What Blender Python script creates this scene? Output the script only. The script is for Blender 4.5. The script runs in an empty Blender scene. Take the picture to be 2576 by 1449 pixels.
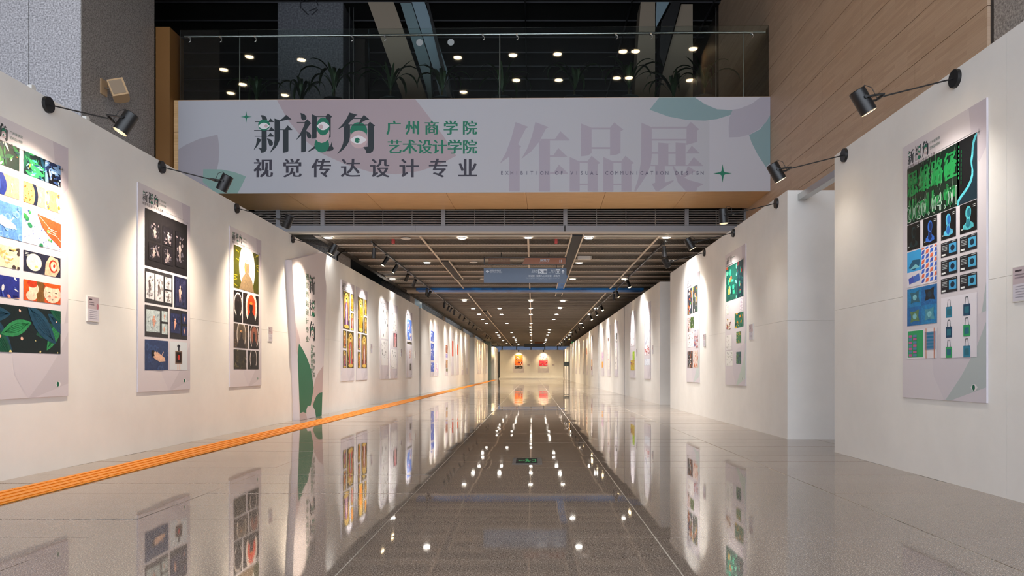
import bpy, math, random
from mathutils import Matrix, Vector
R = math.radians
sc = bpy.context.scene
COL = sc.collection

# ---------------------------------------------------------------- camera, world, exposure
CH, F = 0.93, 1860.0            # eye height (m), focal length in pixels of the 2576 wide frame
cam_d = bpy.data.cameras.new('camera'); cam = bpy.data.objects.new('camera', cam_d); COL.objects.link(cam)
cam.location = (0, 0, CH); cam.rotation_euler = (R(90), 0, 0)
cam_d.sensor_width = 36; cam_d.lens = F / 2576 * 36
cam_d.shift_x = -52 / 2576; cam_d.shift_y = 208.5 / 2576
cam_d.clip_end = 400
sc.camera = cam
sc.view_settings.view_transform = 'Standard'; sc.view_settings.look = 'None'
sc.view_settings.gamma = 1; sc.view_settings.use_curve_mapping = False
sc.view_settings.exposure = 1.12
w = bpy.data.worlds.new('world'); sc.world = w; w.use_nodes = True
w.node_tree.nodes['Background'].inputs[0].default_value = (0.83, 0.90, 1.0, 1)
w.node_tree.nodes['Background'].inputs[1].default_value = 2.05
sc.cycles.use_denoising = True
sc.cycles.max_bounces = 7; sc.cycles.diffuse_bounces = 4; sc.cycles.glossy_bounces = 4
sc.cycles.transparent_max_bounces = 12; sc.cycles.caustics_reflective = False; sc.cycles.caustics_refractive = False
sc.cycles.sample_clamp_indirect = 4.0
ARM_W, TRACK_W = 135.0, 190.0     # spotlight powers
LED = 22.0                      # downlight lens emission

# ---------------------------------------------------------------- helpers
def wx(x, Y): return (x - 1340) * Y / F
def wz(y, Y): return CH + (933 - y) * Y / F
def lin(c):
    out = []
    for v in c[:3]:
        v /= 255.0
        out.append(v / 12.92 if v <= .04045 else ((v + .055) / 1.055) ** 2.4)
    return (*out, 1.0)
def name_obj(name, data): 
    o = bpy.data.objects.new(name, data); COL.objects.link(o); return o
def tag(o, label=None, cat=None, group=None, kind=None):
    if label: o['label'] = label
    if cat: o['category'] = cat
    if group: o['group'] = group
    if kind: o['kind'] = kind
    return o
def thing(name, label, cat, M=None, group=None):
    o = name_obj(name, None); o.empty_display_size = .1
    if M is not None: o.matrix_world = M
    return tag(o, label, cat, group)
def child(o, parent, loc=None, rot=None):
    o.parent = parent
    if loc is not None: o.location = loc
    if rot is not None: o.rotation_euler = rot
    return o

class MB:
    def __init__(s): s.v = []; s.f = []; s.c = []; s.sm = []
    def add(s, vs, fs, col=None, smooth=False):
        n = len(s.v); s.v += [tuple(p) for p in vs]
        for f in fs: s.f.append([i + n for i in f]); s.c.append(col); s.sm.append(smooth)
        return s
    def box(s, x0, x1, y0, y1, z0, z1, M=None):
        vs = [(x, y, z) for z in (z0, z1) for y in (y0, y1) for x in (x0, x1)]
        if M is not None: vs = [M @ Vector(p) for p in vs]
        return s.add(vs, [(0,2,3,1),(4,5,7,6),(0,1,5,4),(2,6,7,3),(0,4,6,2),(1,3,7,5)])
    def tube(s, p0, p1, r0, r1=None, n=16, caps=True):
        p0 = Vector(p0); p1 = Vector(p1); r1 = r0 if r1 is None else r1
        d = (p1 - p0).normalized(); a = d.orthogonal().normalized(); b = d.cross(a)
        vs = []
        for p, r in ((p0, r0), (p1, r1)):
            for k in range(n):
                t = 2 * math.pi * k / n; vs.append(p + (a * math.cos(t) + b * math.sin(t)) * r)
        s.add(vs, [(k, (k + 1) % n, n + (k + 1) % n, n + k) for k in range(n)], None, True)
        if caps:
            s.add(vs, [tuple(range(n))[::-1], tuple(range(n, 2 * n))])
        return s
    def lathe(s, prof, n=24, c=(0, 0, 0)):
        vs = []
        for r, z in prof:
            for k in range(n):
                t = 2 * math.pi * k / n; vs.append((c[0] + r * math.cos(t), c[1] + r * math.sin(t), c[2] + z))
        fs = []
        for j in range(len(prof) - 1):
            for k in range(n): fs.append((j*n+k, j*n+(k+1)%n, (j+1)*n+(k+1)%n, (j+1)*n+k))
        return s.add(vs, fs, None, True)
    def prism(s, pts, z0, z1, M=None):
        n = len(pts)
        vs = [(x, y, z0) for x, y in pts] + [(x, y, z1) for x, y in pts]
        if M is not None: vs = [M @ Vector(p) for p in vs]
        return s.add(vs, [tuple(range(n))[::-1], tuple(range(n, 2*n))] + [(k, (k+1)%n, n+(k+1)%n, n+k) for k in range(n)])
    def path(s, pts, r, n=8):
        for a, b in zip(pts, pts[1:]): s.tube(a, b, r, n=n)
        return s
    def mesh(s, name, mat):
        me = bpy.data.meshes.new(name); me.from_pydata(s.v, [], s.f)
        if any(s.sm): me.polygons.foreach_set('use_smooth', s.sm)
        if any(c is not None for c in s.c):
            a = me.color_attributes.new('Col', 'FLOAT_COLOR', 'CORNER')
            buf = []
            for f, c in zip(s.f, s.c): buf += list(c or (1, 1, 1, 1)) * len(f)
            a.data.foreach_set('color', buf)
        me.materials.append(mat); me.update(); return me
    def build(s, name, mat, parent=None):
        o = name_obj(name, s.mesh(name, mat))
        if parent is not None: o.parent = parent
        return o

# ---------------------------------------------------------------- materials
def mat(name, col, rough=.5, metal=0, spec=.5, emit=None, es=0):
    m = bpy.data.materials.new(name); m.use_nodes = True
    b = m.node_tree.nodes['Principled BSDF']
    b.inputs['Base Color'].default_value = lin(col); b.inputs['Roughness'].default_value = rough
    b.inputs['Metallic'].default_value = metal; b.inputs['Specular IOR Level'].default_value = spec
    if emit: b.inputs['Emission Color'].default_value = lin(emit); b.inputs['Emission Strength'].default_value = es
    return m
def nodes(m): return m.node_tree.nodes, m.node_tree.links, m.node_tree.nodes['Principled BSDF']
def noise_col(m, stops, scale, detail=3, stretch=(1, 1, 1), obj=False, rough=.6):
    N, L, b = nodes(m)
    g = N.new('ShaderNodeNewGeometry') if not obj else N.new('ShaderNodeTexCoord')
    mp = N.new('ShaderNodeMapping'); mp.inputs['Scale'].default_value = stretch
    L.new(g.outputs['Position' if not obj else 'Object'], mp.inputs[0])
    n = N.new('ShaderNodeTexNoise'); n.inputs['Scale'].default_value = scale; n.inputs['Detail'].default_value = detail
    n.inputs['Roughness'].default_value = rough
    L.new(mp.outputs[0], n.inputs[0])
    r = N.new('ShaderNodeValToRGB'); L.new(n.outputs[0], r.inputs[0])
    while len(r.color_ramp.elements) < len(stops): r.color_ramp.elements.new(.5)
    for e, (p, c) in zip(r.color_ramp.elements, stops): e.position = p; e.color = lin(c)
    L.new(r.outputs[0], b.inputs['Base Color'])
    return n, mp, r
def bump(m, src, strength, dist):
    N, L, b = nodes(m); bp = N.new('ShaderNodeBump')
    bp.inputs['Strength'].default_value = strength; bp.inputs['Distance'].default_value = dist
    L.new(src, bp.inputs['Height']); L.new(bp.outputs[0], b.inputs['Normal'])

M_floor = mat('polished_granite', (120, 108, 98), .03)
n_, mp_, r_ = noise_col(M_floor, [(.30, (50, 41, 35)), (.44, (126, 111, 99)), (.56, (160, 144, 131)), (.70, (226, 214, 200))], 150, 4)
N, L, b = nodes(M_floor)
n2 = N.new('ShaderNodeTexNoise'); n2.inputs['Scale'].default_value = 2.6; n2.inputs['Detail'].default_value = 0
L.new(mp_.outputs[0], n2.inputs[0]); bump(M_floor, n2.outputs[0], .30, .0010)
b.inputs['IOR'].default_value = 1.55
M_grout = mat('pale_floor_joint', (226, 216, 202), .6)
M_gr_light = mat('pale_grey_granite', (150, 150, 156), .35)
noise_col(M_gr_light, [(.3, (122, 122, 130)), (.5, (188, 188, 196)), (.7, (232, 232, 238))], 38, 3)
M_gr_dark = mat('grey_and_shaded_granite', (110, 106, 104), .45)  # grey granite, also the shaded side of the pale left column
noise_col(M_gr_dark, [(.3, (98, 93, 90)), (.5, (152, 146, 142)), (.72, (190, 184, 178))], 42, 3)
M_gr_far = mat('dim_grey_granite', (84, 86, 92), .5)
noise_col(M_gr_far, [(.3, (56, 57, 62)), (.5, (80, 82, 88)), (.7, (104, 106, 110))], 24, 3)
M_wall = mat('white_emulsion', (222, 218, 212), .62, spec=.3)
n_, _, _ = noise_col(M_wall, [(.3, (228, 226, 223)), (.7, (236, 234, 231))], 1.6, 5)
bump(M_wall, n_.outputs[0], .15, .004)
M_wood = mat('oak_veneer', (165, 128, 92), .48)
N, L, b = nodes(M_wood)
br = N.new('ShaderNodeTexBrick'); g = N.new('ShaderNodeNewGeometry'); sp = N.new('ShaderNodeSeparateXYZ'); cb = N.new('ShaderNodeCombineXYZ')
ad = N.new('ShaderNodeMath'); L.new(g.outputs['Position'], sp.inputs[0]); L.new(sp.outputs[0], ad.inputs[0]); L.new(sp.outputs[1], ad.inputs[1])
L.new(ad.outputs[0], cb.inputs[0]); L.new(sp.outputs[2], cb.inputs[1]); L.new(cb.outputs[0], br.inputs[0])
br.inputs['Color1'].default_value = lin((202, 174, 148)); br.inputs['Color2'].default_value = lin((189, 160, 134))
br.inputs['Mortar'].default_value = lin((184, 155, 128)); br.inputs['Scale'].default_value = 1; br.inputs['Mortar Size'].default_value = .0008
br.inputs['Brick Width'].default_value = .62; br.inputs['Row Height'].default_value = .045
gn = N.new('ShaderNodeTexNoise'); gm = N.new('ShaderNodeMapping'); gm.inputs['Scale'].default_value = (1.2, 26, 1)
L.new(cb.outputs[0], gm.inputs[0]); L.new(gm.outputs[0], gn.inputs[0]); gn.inputs['Scale'].default_value = 3; gn.inputs['Detail'].default_value = 4
mx = N.new('ShaderNodeMix'); mx.data_type = 'RGBA'; mx.blend_type = 'MULTIPLY'; mx.inputs[0].default_value = .28
L.new(br.outputs[0], mx.inputs[6]); L.new(gn.outputs[0], mx.inputs[7]); L.new(mx.outputs[2], b.inputs['Base Color'])
M_bamboo = mat('honey_bamboo_board', (196, 146, 84), .35)
noise_col(M_bamboo, [(.3, (206, 166, 116)), (.7, (228, 192, 144))], 2.4, 5, (1, 18, 18))
M_bamboo_shade = mat('shaded_bamboo_board', (128, 88, 42), .5)  # same bamboo as the bridge, its shade put into a darker colour
M_black = mat('matt_black_metal', (22, 22, 24), .38)
M_black2 = mat('black_slot', (12, 12, 13), .6)
M_chrome = mat('brushed_steel', (190, 190, 188), .28, 1)
M_grey = mat('grey_painted_metal', (132, 134, 140), .5)
M_greyl = mat('pale_metal_edge', (168, 156, 142), .5)
M_louver = mat('grey_louvre', (118, 112, 108), .5)
M_slat = mat('ceiling_slat_metal', (126, 118, 108), .5)
M_flange = mat('ceiling_rail_metal', (214, 200, 182), .5)
M_mesh = mat('expanded_mesh_metal', (78, 70, 60), .5)
M_void = mat('dark_ceiling_void', (16, 14, 12), .9)
M_blackceil = mat('black_upper_ceiling', (9, 9, 10), .8)
M_blueb = mat('blue_painted_beam', (18, 78, 140), .5)
noise_col(M_blueb, [(.35, (14, 70, 140)), (.6, (36, 130, 214))], 1.2, 3)
M_teal = mat('teal_grey_wall', (96, 116, 120), .5)
M_lens = mat('cool_lamp_lens', (255, 255, 255), .4, emit=(255, 250, 238), es=LED)
M_lensw = mat('warm_lamp_lens', (255, 255, 255), .4, emit=(255, 222, 170), es=LED * 1.2)
M_lensa = mat('amber_lamp_lens', (255, 255, 255), .4, emit=(255, 170, 70), es=LED)
M_white = mat('white_enamel', (214, 212, 208), .45)
M_cream = mat('cream_plastic', (200, 168, 130), .45)
M_orange = mat('orange_rubber', (222, 138, 26), .5)
M_leaf = mat('dracaena_leaf', (46, 84, 34), .42)
M_bark = mat('pale_cane', (128, 116, 84), .7)
M_pot = mat('pale_blue_glaze', (132, 152, 160), .3)
M_soil = mat('potting_soil', (40, 32, 26), .9)
M_print = mat('printed_board', (255, 255, 255), .5, spec=.25)
N, L, b = nodes(M_print); at = N.new('ShaderNodeAttribute'); at.attribute_name = 'Col'; L.new(at.outputs['Color'], b.inputs['Base Color'])
M_pic = mat('printed_picture', (255, 255, 255), .4, spec=.3)
N, L, b = nodes(M_pic); at = N.new('ShaderNodeAttribute'); at.attribute_name = 'Col'
tc = N.new('ShaderNodeTexCoord'); nz = N.new('ShaderNodeTexNoise'); nz.inputs['Scale'].default_value = 26; nz.inputs['Detail'].default_value = 6; nz.inputs['Roughness'].default_value = .7; nz.inputs['Distortion'].default_value = .8
rr = N.new('ShaderNodeValToRGB'); rr.color_ramp.elements[0].position = .36; rr.color_ramp.elements[0].color = (.50, .50, .54, 1); rr.color_ramp.elements[1].position = .62; rr.color_ramp.elements[1].color = (1.12, 1.1, 1.06, 1)
mm = N.new('ShaderNodeMix'); mm.data_type = 'RGBA'; mm.blend_type = 'MULTIPLY'; mm.inputs[0].default_value = .75
L.new(tc.outputs['Object'], nz.inputs[0]); L.new(nz.outputs[0], rr.inputs[0]); L.new(at.outputs['Color'], mm.inputs[6]); L.new(rr.outputs[0], mm.inputs[7]); L.new(mm.outputs[2], b.inputs['Base Color'])
M_board = mat('lavender_white_board', (212, 206, 212), .5, spec=.25)
M_glass = mat('clear_glass', (235, 245, 242), .02)
nodes(M_glass)[2].inputs['Transmission Weight'].default_value = 1
nodes(M_glass)[2].inputs['IOR'].default_value = 1.5
M_winglass = mat('tinted_window_glass', (48, 54, 66), .02)
nodes(M_winglass)[2].inputs['Transmission Weight'].default_value = 1
M_glow = mat('green_exit_pictogram', (20, 110, 60), .4, emit=(40, 200, 110), es=.12)
M_beige = mat('beige_render', (128, 116, 100), .7)
M_paleblue = mat('pale_blue_panel', (112, 132, 142), .5)
M_darkwood = mat('dark_wall_cladding', (48, 38, 30), .6)

# ---------------------------------------------------------------- flat print: coloured polygons laid on a board
def clip(poly, x0, y0, x1, y1):
    def cut(ps, ins, inter):
        out = []
        for i, p in enumerate(ps):
            q = ps[i - 1]
            if ins(p):
                if not ins(q): out.append(inter(q, p))
                out.append(p)
            elif ins(q): out.append(inter(q, p))
        return out
    def ix(v): return lambda a, b_: (v, a[1] + (b_[1] - a[1]) * (v - a[0]) / ((b_[0] - a[0]) or 1e-9))
    def iy(v): return lambda a, b_: (a[0] + (b_[0] - a[0]) * (v - a[1]) / ((b_[1] - a[1]) or 1e-9), v)
    for ins, it in ((lambda p: p[0] >= x0, ix(x0)), (lambda p: p[0] <= x1, ix(x1)), (lambda p: p[1] >= y0, iy(y0)), (lambda p: p[1] <= y1, iy(y1))):
        poly = cut(poly, ins, it)
        if len(poly) < 3: return []
    return poly
DZ = .0002
class Art(MB):
    def __init__(s, z=0): super().__init__(); s.z = z; s.cl = None; s.lay = 0; s.fixed = None
    def poly(s, pts, col):
        if s.cl: pts = clip(list(pts), *s.cl)
        if len(pts) < 3: return
        a = sum(p[0] * q[1] - q[0] * p[1] for p, q in zip(pts, pts[1:] + pts[:1]))
        if a < 0: pts = pts[::-1]
        if s.fixed is None: s.lay += 1
        lay = s.lay if s.fixed is None else s.fixed
        z = s.z + DZ * min(lay + 1, 13) + .00002 * lay
        s.add([(x, y, z) for x, y in pts], [tuple(range(len(pts)))], lin(col))
    def rect(s, x0, y0, x1, y1, col): s.poly([(x0, y0), (x1, y0), (x1, y1), (x0, y1)], col)
    def ell(s, cx, cy, rx, ry, col, n=20, rot=0, t0=0, t1=360):
        c_, s_ = math.cos(R(rot)), math.sin(R(rot)); pts = []
        for k in range(n + (t1 - t0 < 360)):
            t = R(t0 + (t1 - t0) * k / n); a, b_ = rx * math.cos(t), ry * math.sin(t)
            pts.append((cx + a * c_ - b_ * s_, cy + a * s_ + b_ * c_))
        s.poly(pts, col)
    def almond(s, cx, cy, rx, ry, col, rot=0, n=9):
        c_, s_ = math.cos(R(rot)), math.sin(R(rot)); pts = []
        for k in range(2 * n):
            t = k / n if k < n else 2 - k / n
            a = rx * (2 * t - 1); b_ = ry * math.sin(math.pi * t) ** .85 * (1 if k < n else -1)
            if abs(t - .5) > .499: b_ = 0
            pts.append((cx + a * c_ - b_ * s_, cy + a * s_ + b_ * c_))
        s.poly(pts, col)
    def line(s, x0, y0, x1, y1, w_, col):
        d = math.hypot(x1 - x0, y1 - y0) or 1e-6; nx, ny = -(y1 - y0) / d * w_ / 2, (x1 - x0) / d * w_ / 2
        s.poly([(x0 + nx, y0 + ny), (x1 + nx, y1 + ny), (x1 - nx, y1 - ny), (x0 - nx, y0 - ny)], col)
    def star(s, cx, cy, r, col):
        pts = []
        for k in range(16):
            t = math.pi * k / 8; q = r * (1 if k % 4 == 0 else .26 if k % 2 == 0 else .30)
            pts.append((cx + q * math.cos(t), cy + q * math.sin(t)))
        s.poly(pts, col)
    def glyph(s, ch, cx, cy, w_, h_, col, bold=True):
        vs, fs = glyph_mesh(ch, bold)
        z = s.z + DZ * 14 + .0004
        for k in ((-.028, 0, .028) if bold else (0,)):
            s.add([(cx + (x - .5 + k) * w_, cy + (y - .5) * h_, z + k * .001) for x, y in vs], fs, lin(col))
    def text(s, txt, x0, x1, yc, h_, col, bold=False, cw=None):
        n = len(txt)
        for i, ch in enumerate(txt):
            if ch == ' ': continue
            cw_ = cw or h_
            cx = x0 + cw_ / 2 + (x1 - x0 - cw_) * i / max(1, n - 1)
            s.glyph(ch, cx, yc, cw_, h_, col, bold)
_gc = {}
def glyph_mesh(ch, bold):
    key = (ch, bold)
    if key in _gc: return _gc[key]
    cu = bpy.data.curves.new('t', 'FONT'); cu.body = ch; cu.resolution_u = 2
    ob = bpy.data.objects.new('t', cu); COL.objects.link(ob)
    dg = bpy.context.evaluated_depsgraph_get()
    dg = bpy.context.evaluated_depsgraph_get(); me = ob.evaluated_get(dg).to_mesh()
    vs = [(v.co.x, v.co.y) for v in me.vertices]
    cjk = ord(ch) > 0x2000
    if cjk: vs = [(x, (y + .12)) for x, y in vs]
    else:
        xs = [v[0] for v in vs] or [0]; mxx = (min(xs) + max(xs)) / 2
        vs = [((x - mxx) / .75 + .5, y / .72) for x, y in vs]
    fs = []
    for p in me.polygons:
        f = list(p.vertices); a = 0
        for i, j in zip(f, f[1:] + f[:1]): a += vs[i][0] * vs[j][1] - vs[j][0] * vs[i][1]
        fs.append(f if a > 0 else f[::-1])
    bpy.data.objects.remove(ob)
    _gc[key] = (vs, fs); return _gc[key]

# the three drawn headline characters (own drawing, pixels of a 7.156x enlargement, y down)
DK, GR, PK, WH = (48, 56, 62), (38, 118, 94), (196, 172, 176), (226, 224, 228)
CH_XIN = [(DK, p) for p in [
 [(388,155),(440,158),(490,185),(508,240),(470,262),(420,250),(408,195)], [(285,267),(625,267),(625,281),(285,281)], [(530,268),(568,212),(630,275),(625,281),(530,281)],
 [(270,424),(635,424),(635,437),(270,437)], [(540,425),(582,368),(642,425),(635,437),(540,437)],
 [(405,430),(498,430),(500,770),(480,805),(450,825),(395,832),(385,790),(365,760),(340,748),(405,748)],
 [(280,529),(405,529),(405,542),(280,542)], [(500,529),(525,525),(563,470),(630,528),(625,542),(500,542)],
 [(322,560),(405,595),(370,650),(320,725),(272,775),(265,770),(300,700),(315,640)], [(503,572),(570,590),(612,640),(610,690),(580,708),(545,700),(530,650)],
 [(640,215),(740,250),(742,540),(730,610),(700,680),(660,740),(560,832),(555,828),(600,750),(630,680),(642,600)],
 [(740,245),(790,210),(852,150),(950,232),(940,235),(880,235),(760,262),(740,262)],
 [(740,412),(825,412),(880,338),(965,420),(960,424),(740,424)], [(792,420),(893,420),(893,800),(860,822),(792,832)]]]
CH_SHI = [(DK, p) for p in [
 [(1107,115),(1170,130),(1215,170),(1222,210),(1205,238),(1170,250),(1140,245),(1122,210),(1120,160)],
 [(1045,280),(1185,280),(1235,228),(1308,305),(1285,318),(1230,400),(1212,445),(1212,800),(1180,820),(1123,822),(1123,520),(1075,570),(1028,607),(1065,550),(1110,480),(1150,400),(1180,330),(1188,293),(1045,293)],
 [(1212,440),(1270,465),(1305,510),(1305,560),(1280,575),(1250,572),(1228,540),(1218,490)], [(1320,138),(1410,178),(1405,555),(1370,575),(1320,578)],
 [(1405,177),(1570,177),(1570,190),(1405,190)], [(1565,177),(1610,122),(1688,185),(1660,200),(1658,548),(1628,563),(1640,480),(1620,330),(1570,210)],
 [(1238,815),(1290,770),(1365,712),(1400,740),(1300,795),(1245,820)], [(1688,610),(1685,710),(1715,745),(1700,785),(1640,800),(1578,802),(1620,720),(1650,710)]]]
CH_JIAO = [(DK, p) for p in [
 [(2000,108),(2148,150),(2110,165),(2070,215),(1980,310),(1880,365),(1780,415),(1850,345),(1900,285),(1950,210)],
 [(2060,207),(2215,207),(2260,150),(2358,232),(2350,238),(2290,245),(2190,305),(2160,328),(2205,222),(2060,222)],
 [(1895,360),(1975,310),(2010,345),(2008,540),(1995,620),(1950,700),(1880,780),(1775,855),(1840,760),(1880,670),(1895,580)],
 [(1975,322),(2330,322),(2367,272),(2462,345),(2440,358),(2440,740),(2425,800),(2380,835),(2305,842),(2295,800),(2280,770),(2248,735),(2255,728),(2330,720),(2328,342),(2000,342)]]]
def ringpts(cx, cy, rx, ry, a0, a1, n=12):
    return [(cx + rx * math.cos(R(a0 + (a1 - a0) * k / n)), cy + ry * math.sin(R(a0 + (a1 - a0) * k / n))) for k in range(n + 1)]
def almondpts(x0, x1, yc, up, dn, n=8):
    return [(x0 + (x1 - x0) * k / n, yc - up * math.sin(math.pi * k / n) ** .9) for k in range(n + 1)] + [(x1 - (x1 - x0) * k / n, yc + dn * math.sin(math.pi * k / n) ** .9) for k in range(1, n)]
EYE_XIN = [(GR, ringpts(450, 333, 109, 101, 0, 345)), (WH, almondpts(345, 555, 350, 58, 58)), (PK, ringpts(487, 350, 30, 32, 0, 330, 9))]
EYE_SHI = [(PK, [(1405,450),(1520,520),(1635,440),(1630,540),(1600,610),(1550,650),(1495,655),(1430,635),(1395,590),(1405,555)]),
 (GR, [(p[0], p[1]) for p in ringpts(1520, 358, 118, 162, 0, 345, 18)]), (WH, almondpts(1405, 1636, 352, 74, 74)), (PK, ringpts(1485, 365, 38, 45, 0, 330, 9)),
 (GR, [(1390,595),(1430,635),(1495,655),(1560,638),(1610,595)] + ringpts(1498, 690, 134, 136, -35, 212, 16))]
EYE_JIAO = [(PK, ringpts(2165, 592, 158, 160, 0, 345, 18)), (GR, ringpts(2165, 440, 156, 158, -205, 25, 14) + [(2280, 465), (2220, 435), (2165, 428), (2100, 440), (2050, 470)]),
 (WH, almondpts(2008, 2310, 600, 80, 76)), (GR, ringpts(2140, 608, 47, 49, 0, 345, 12)), (WH, ringpts(2170, 618, 10, 10, 0, 330, 7))]
def logo(A, fn, eyes=True, which=(0, 1, 2), vert=None):
    for k, (cs, ey) in enumerate(((CH_XIN, EYE_XIN), (CH_SHI, EYE_SHI), (CH_JIAO, EYE_JIAO))):
        if k not in which: continue
        f2 = fn if vert is None else (lambda x, y, k=k: fn(*vert(k, x, y)))
        lay0 = A.lay
        seq = [('d', cs), ('e', ey)] if k != 2 else [('e', ey[:2]), ('d', cs), ('e', ey[2:])]
        lv = 6
        for t, ps in seq:
            if t == 'e' and not eyes: continue
            for c_, p in ps:
                if t == 'e': lv += 1
                A.fixed = lv; A.poly([f2(x, y) for x, y in p], c_)
            lv += 1
        A.fixed = None; A.lay = lay0

# ---------------------------------------------------------------- pictures on the posters
def pic(A, x0, y0, x1, y1, kind, pal, seed=1):
    rd = random.Random(seed); A.cl = (x0, y0, x1, y1); A.lay = 0; W, Hh = x1 - x0, y1 - y0; m = min(W, Hh)
    X = lambda u: x0 + u * W
    Y = lambda v: y0 + v * Hh
    A.rect(x0, y0, x1, y1, pal[0])
    def blobs(n, cols, r0=.04, r1=.16, al=False):
        for _ in range(n):
            c_ = rd.choice(cols); r = rd.uniform(r0, r1) * m
            if al: A.almond(X(rd.random()), Y(rd.random()), r * 2.2, r * .55, c_, rd.uniform(0, 180))
            else: A.ell(X(rd.random()), Y(rd.random()), r, r * rd.uniform(.5, 1), c_, 10, rd.uniform(0, 180))
    if kind == 'leaves':
        blobs(14, pal[1:4], .1, .28, True); blobs(16, pal[3:], .03, .11, True)
        for _ in range(5): A.ell(X(rd.random()), Y(rd.random()), .04 * m, .04 * m, pal[-1], 8)
    elif kind == 'vines':
        for i in range(11):
            cx, cy, rot, rx = X(rd.random()), Y(rd.uniform(.05, .95)), rd.choice((-68, -40, 10, 35, 62, 80)) + rd.uniform(-12, 12), rd.uniform(.16, .26) * W
            A.almond(cx, cy, rx, rx * .34, pal[1 + i % 3], rot)
            for q in (-.18, -.09, 0, .09, .18):
                pts = []
                for k in range(7):
                    t = k / 6; a_ = rx * .86 * (2 * t - 1) * (1 - abs(q)); b_ = q * rx * math.sin(math.pi * t)
                    pts.append((cx + a_ * math.cos(R(rot)) - b_ * math.sin(R(rot)), cy + a_ * math.sin(R(rot)) + b_ * math.cos(R(rot))))
                A.fixed = A.lay
                for p, q2 in zip(pts, pts[1:]): A.line(*p, *q2, .007 * Hh, (10, 40, 44) if i % 3 else (60, 170, 110))
                A.fixed = None
        blobs(10, pal[4:], .02, .05)
    elif kind == 'halo':
        for r, c_ in ((.50, pal[1]), (.44, pal[2]), (.36, pal[3])): A.ell(X(.52), Y(.56), r * m, r * m * 1.18, c_, 24)
        A.ell(X(.50), Y(.56), .15 * m, .20 * m, pal[4], 14); A.poly([(X(.2), Y(0)), (X(.33), Y(.3)), (X(.45), Y(.42)), (X(.58), Y(.42)), (X(.72), Y(.28)), (X(.8), Y(0))], pal[4])
        A.ell(X(.50), Y(.70), .13 * m, .05 * m, pal[5], 10); A.line(X(.44), Y(.46), X(.46), Y(.62), .03 * m, pal[6])
        for _ in range(12):
            a = rd.choice((rd.uniform(0, .16), rd.uniform(.86, 1))); q = rd.random()
            A.line(X(a) - .06 * W, Y(q), X(a) + .05 * W, Y(q + rd.uniform(-.04, .04)), .02 * Hh, pal[6])
    elif kind == 'icon':
        for _ in range(26): A.ell(X(rd.random()), Y(rd.random()), .05 * m, .03 * m, rd.choice(pal[1:3]), 7, rd.uniform(0, 180))
        A.ell(X(.5), Y(.56), .42 * W, .40 * Hh, pal[2], 22); A.ell(X(.5), Y(.56), .36 * W, .36 * Hh, pal[3], 22)
        A.ell(X(.5), Y(.78), .2 * W, .09 * Hh, pal[2], 14)
        A.poly([(X(.5), Y(.76)), (X(.68), Y(.62)), (X(.74), Y(.2)), (X(.8), Y(.1)), (X(.2), Y(.1)), (X(.26), Y(.2)), (X(.32), Y(.62))], pal[4])
        A.poly([(X(.5), Y(.7)), (X(.6), Y(.5)), (X(.56), Y(.1)), (X(.44), Y(.1)), (X(.4), Y(.5))], pal[5])
        A.ell(X(.5), Y(.77), .09 * W, .04 * Hh, pal[6], 10); A.ell(X(.5), Y(.81), .1 * W, .025 * Hh, pal[0], 8)
        A.ell(X(.42), Y(.5), .05 * W, .02 * Hh, pal[6], 8); A.ell(X(.58), Y(.46), .05 * W, .02 * Hh, pal[6], 8)
        A.ell(X(.5), Y(.07), .36 * W, .05 * Hh, pal[2], 12)
        for v in (.0, 1.): A.line(X(v), Y(0), X(v), Y(1), .05 * W, pal[1])
    elif kind == 'photos':
        for (a, b_, c_, d) in pal[-1]:
            A.rect(X(a) - .01 * W, Y(b_) - .01 * Hh, X(c_) + .01 * W, Y(d) + .01 * Hh, tuple(int(v * .55) for v in pal[1][:3]))
            A.rect(X(a), Y(b_), X(c_), Y(d), pal[1])
            ww, hh = (c_ - a), (d - b_)
            for _ in range(22):
                A.ell(X(a + ww * rd.uniform(.12, .88)), Y(b_ + hh * rd.uniform(.08, .92)), W * ww * rd.uniform(.02, .12), Hh * hh * rd.uniform(.015, .07), rd.choice(pal[2:4]), 8, rd.uniform(0, 180))
            q_ = rd.uniform(-.1, .1); A.ell(X(a + ww * (.5 + q_)), Y(b_ + hh * .70), W * ww * .07, Hh * hh * .05, pal[4], 9)
            A.poly([(X(a + ww * (.44 + q_)), Y(b_ + hh * .14)), (X(a + ww * (.40 + q_)), Y(b_ + hh * .4)), (X(a + ww * (.36 + q_)), Y(b_ + hh * .58)), (X(a + ww * (.47 + q_)), Y(b_ + hh * .65)), (X(a + ww * (.53 + q_)), Y(b_ + hh * .65)), (X(a + ww * (.66 + q_)), Y(b_ + hh * .5)), (X(a + ww * (.56 + q_)), Y(b_ + hh * .42)), (X(a + ww * (.58 + q_)), Y(b_ + hh * .14)), (X(a + ww * (.51 + q_)), Y(b_ + hh * .36))], pal[4])
    elif kind == 'swim':
        for _ in range(16):
            r = rd.uniform(.05, .14) * m; cx, cy = X(rd.random()), Y(rd.random())
            A.ell(cx, cy, r, r, pal[1], 12); A.ell(cx, cy, r * .6, r * .6, pal[0], 10)
        A.poly([(X(.32), Y(.45)), (X(.5), Y(.62)), (X(.82), Y(.42)), (X(.86), Y(.3)), (X(.6), Y(.28)), (X(.42), Y(.36))], pal[2])
        A.ell(X(.34), Y(.56), .11 * m, .11 * m, pal[3], 12); A.ell(X(.42), Y(.55), .08 * m, .07 * m, pal[2], 10)
        A.line(X(.6), Y(.34), X(.78), Y(.62), .04 * m, pal[2])
    elif kind == 'frame':
        A.rect(X(0), Y(0), X(1), Y(1), pal[0]); A.ell(X(.5), Y(.85), .09 * W, .06 * Hh, pal[1], 10)
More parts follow.
